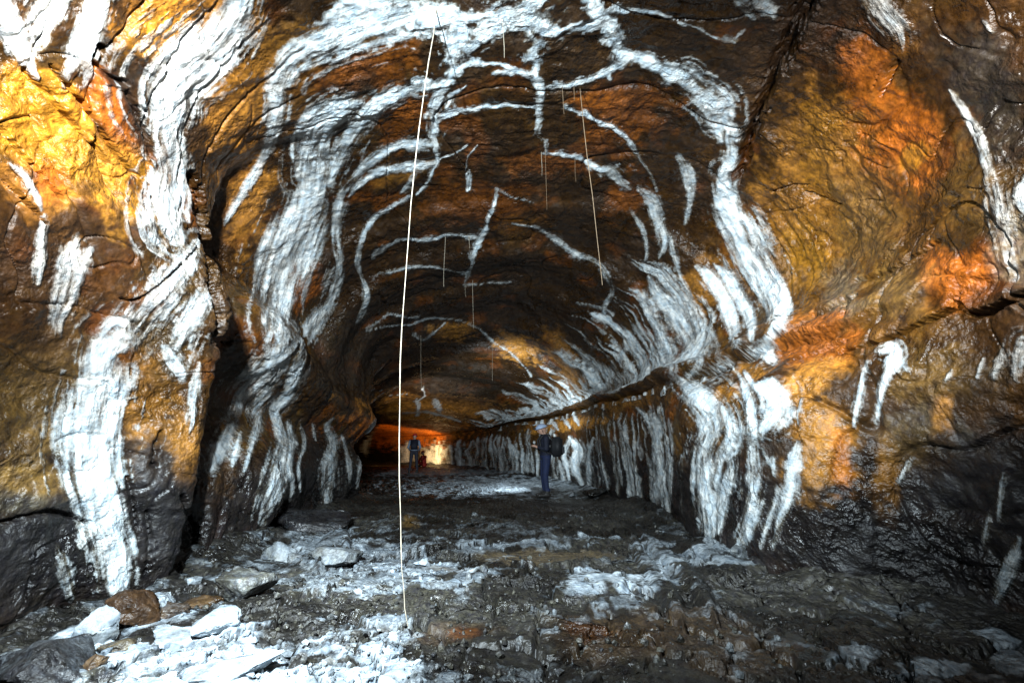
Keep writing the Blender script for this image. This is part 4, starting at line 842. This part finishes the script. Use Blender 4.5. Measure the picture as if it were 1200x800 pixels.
def eyes(parent, c, f, mat):
    c = Vector(c); f = Vector(f).normalized(); s = f.cross(Vector((0, 0, 1))).normalized()
    for k in (-1, 1):
        b2 = bmesh.new(); bmesh.ops.create_uvsphere(b2, u_segments=10, v_segments=8, radius=.011, matrix=Matrix.Translation(c + f * .086 + s * .03 * k + Vector((0, 0, .004))))
        me = bpy.data.meshes.new('eye'); b2.to_mesh(me); b2.free(); me.materials.append(mat); o = bpy.data.objects.new('eye', me); COL.objects.link(o); o.parent = parent
M_SKIN = plain('skin', (.48, .28, .20), .55, .1, 40); M_BLUE = plain('blue_overall', (.006, .013, .05), .8, .3, 14); M_NAVY = plain('navy_jacket', (.004, .006, .018), .8, .3, 14)
M_BOOT = plain('boot_leather', (.02, .018, .016), .6, .2, 20); M_BLK = plain('black_nylon', (.010, .010, .012), .7, .3, 20); M_HW = plain('pale_blue_helmet', (.36, .45, .62), .35, .08, 10)
M_HR = plain('red_helmet', (.50, .03, .03), .35, .08, 10); M_RED = plain('red_overall', (.42, .03, .02), .8, .3, 14); M_LBL = plain('pale_blue_sleeve', (.22, .27, .36), .8, .2, 20); M_DK = plain('dark_trousers', (.022, .022, .035), .8, .3, 20)
M_EYE = plain('eye_dark', (.02, .015, .012), .2, .1, 5); M_PALE = plain('pale_plastic', (.5, .5, .48), .5, .1, 10)
def person_root(loc, rz, label):
    e = bpy.data.objects.new('person', None); COL.objects.link(e); e.location = loc; e.rotation_euler = (0, 0, rz); return tag(e, label, 'person', 'cavers in the tunnel')
def legs(bm, st=.11, kb=.03):
    for k in (-1, 1):
        hp = (.095 * k, 0, .93); kn = ((.5 * st + .05) * k, kb, .50); an = (st * k, 0, .10)
        capsule(bm, hp, .098, kn, .068); capsule(bm, kn, .066, an, .052); capsule(bm, (st * k, -.02, .055), .05, (st * 1.15 * k, .16, .045), .042)
        capsule(bm, an, .058, (st * k, -.01, .17), .064)
def torso(bm, lean=0.0):
    ellipsoid(bm, (0, 0, .98), (.175, .125, .14)); ellipsoid(bm, (0, lean * .4, 1.13), (.160, .115, .17)); ellipsoid(bm, (0, lean * .8, 1.32), (.190, .125, .19))
    capsule(bm, (-.15, lean, 1.43), .072, (.15, lean, 1.43), .072); capsule(bm, (0, lean, 1.46), .062, (0, lean + .02, 1.55), .054)
def backpack(parent, mat, c, size, strapx=.11):
    b2 = bmesh.new(); bmesh.ops.create_cube(b2, size=1.0, matrix=Matrix.Translation(c) @ Matrix.Diagonal((*size, 1)))
    bmesh.ops.bevel(b2, geom=b2.edges[:], offset=.05, segments=3, affect='EDGES')
    me = bpy.data.meshes.new('backpack'); b2.to_mesh(me); b2.free(); me.materials.append(mat)
    for p in me.polygons: p.use_smooth = True
    o = bpy.data.objects.new('backpack', me); COL.objects.link(o); o.parent = parent
    for k in (-1, 1):
        b2 = bmesh.new(); pts = [Vector((strapx * k, -.12, 1.36)), Vector((strapx * k, -.06, 1.50)), Vector((strapx * k, .06, 1.50)), Vector((strapx * 1.1 * k, .145, 1.36)), Vector((strapx * 1.3 * k, .12, 1.12)), Vector((strapx * 1.3 * k, -.1, 1.02))]
        for a_, b_ in zip(pts[:-1], pts[1:]): capsule(b2, a_, .018, b_, .018, 8)
        solid(b2, 'strap', .008, [mat], None, o, 2)
    b2 = bmesh.new(); bmesh.ops.create_cube(b2, size=1.0, matrix=Matrix.Translation((c[0], c[1] - size[1] * .52, c[2] - size[2] * .15)) @ Matrix.Diagonal((size[0] * .7, size[1] * .35, size[2] * .4, 1)))
    bmesh.ops.bevel(b2, geom=b2.edges[:], offset=.02, segments=2, affect='EDGES'); me = bpy.data.meshes.new('pocket'); b2.to_mesh(me); b2.free(); me.materials.append(mat)
    q = bpy.data.objects.new('pocket', me); COL.objects.link(q); q.parent = o
    return o
# caver in blue, seen from the side, hands together in front of the chest
p = at_z(640, 583, 0.0); NEAR = (p[0], p[1], floor_z(p[0], p[1]) - .01)
e = person_root(NEAR, math.radians(98), 'caver in blue overalls and white helmet standing sideways, carrying a black backpack')
e.scale = (1.2, 1.2, 1.0); bm = bmesh.new(); torso(bm, .02); legs(bm, .09, .03); f_ = (0, .92, -.36); head(bm, (0, .07, 1.625), f_)
for k in (-1, 1):
    capsule(bm, (.185 * k, .02, 1.42), .066, (.235 * k, .03, 1.14), .054); capsule(bm, (.235 * k, .03, 1.14), .052, (.10 * k, .20, 1.20), .036)
    hand(bm, (.095 * k, .212, 1.205), (-.6 * k, .7, .35), (0, 0, 1), (-1 * k, -.2, .3), 1)
def pick(c):
    if c.z > 1.515: return 2
    if c.y > .198 and c.z > 1.1: return 2
    if c.z < .15: return 3
    return 1 if c.z > 1.0 else 0
solid(bm, 'body', .011, [M_BLUE, M_NAVY, M_SKIN, M_BOOT], pick, e); helmet(e, (0, .065, 1.63), f_, M_HW, M_BLK); eyes(e, (0, .07, 1.625), f_, M_EYE)
backpack(e, M_BLK, (0, -.24, 1.20), (.32, .22, .50))
b2 = bmesh.new(); capsule(b2, (.20, -.02, .86), .03, (.20, -.02, 1.0), .026); tag(solid(b2, 'bottle', .008, [M_PALE], None, e, 2), 'pale bottle hanging at the hip')
# caver seen from behind with red helmet
p = at_z(484, 555, 0.0); FARP = (p[0], p[1], floor_z(p[0], p[1]) - .01)
e = person_root(FARP, math.radians(8), 'caver with red helmet and dark vest standing with his back turned far down the tunnel')
bm = bmesh.new(); torso(bm, .0); legs(bm, .17, .02); head(bm, (0, .02, 1.635), (0, 1, -.15))
for k in (-1, 1):
    capsule(bm, (.185 * k, 0, 1.42), .068, (.27 * k, -.02, 1.15), .054); capsule(bm, (.27 * k, -.02, 1.15), .052, (.20 * k, .2, 1.02), .036)
    hand(bm, (.195 * k, .21, 1.01), (-.3 * k, .9, -.2), (0, 0, 1), (-1 * k, -.2, .3), 1)
def pick(c):
    if c.z > 1.52: return 2
    if c.z > .96 and c.y > .2: return 2
    if c.z < .15: return 3
    if c.z > 1.0 and abs(c.x) > .185: return 1
    return 4 if c.z > 1.06 else 0
solid(bm, 'body', .012, [M_DK, M_LBL, M_SKIN, M_BOOT, M_NAVY], pick, e); helmet(e, (0, .02, 1.635), (0, 1, -.15), M_HR, M_BLK); eyes(e, (0, .02, 1.635), (0, 1, -.15), M_EYE)
backpack(e, M_NAVY, (0, -.19, 1.27), (.30, .14, .40))
b2 = bmesh.new()
for a in np.linspace(0, 2 * math.pi, 19)[:-1]:
    capsule(b2, (.172 * math.cos(a), .128 * math.sin(a), 1.03), .022, (.172 * math.cos(a + .35), .128 * math.sin(a + .35), 1.03), .022, 8)
tag(solid(b2, 'belt', .010, [M_LBL], None, e, 2), 'pale blue waist belt')
# caver in red sitting by the lamp
p = at_z(497, 548, 0.0); SEAT = (p[0], 27.6, 0.0); SEAT = (at_depth(497, 547, 27.6)[0], 27.6, floor_z(at_depth(497, 547, 27.6)[0], 27.6))
e = person_root(SEAT, math.radians(60), 'caver in red overalls sitting on the floor in front of the bright lamp glow')
bm = bmesh.new(); ellipsoid(bm, (0, 0, .15), (.19, .16, .15)); ellipsoid(bm, (0, .02, .33), (.165, .125, .19)); ellipsoid(bm, (0, .05, .50), (.19, .13, .18)); capsule(bm, (-.15, .06, .60), .072, (.15, .06, .60), .072); capsule(bm, (0, .07, .63), .06, (0, .10, .72), .053); head(bm, (0, .13, .80), (0, .95, -.2))
for k in (-1, 1):
    capsule(bm, (.10 * k, .02, .13), .10, (.24 * k, .36, .36), .072); capsule(bm, (.24 * k, .36, .36), .068, (.13 * k, .44, .08), .052); capsule(bm, (.13 * k, .42, .05), .05, (.15 * k, .58, .045), .042)
    capsule(bm, (.185 * k, .06, .59), .066, (.25 * k, .17, .36), .054); capsule(bm, (.25 * k, .17, .36), .05, (.10 * k, .36, .38), .036); hand(bm, (.095 * k, .37, .385), (-.4 * k, .85, .1), (0, 0, 1), (-1 * k, -.2, .3), 1)
def pick(c):
    if c.z > .68 : return 1
    if c.y > .37 and abs(c.x) < .10 and .3 < c.z < .46: return 1
    if c.y > .38 and c.z < .13: return 2
    return 0
solid(bm, 'body', .012, [M_RED, M_SKIN, M_BOOT], pick, e); helmet(e, (0, .125, .805), (0, .95, -.2), M_HR, M_BLK); eyes(e, (0, .13, .80), (0, .95, -.2), M_EYE)
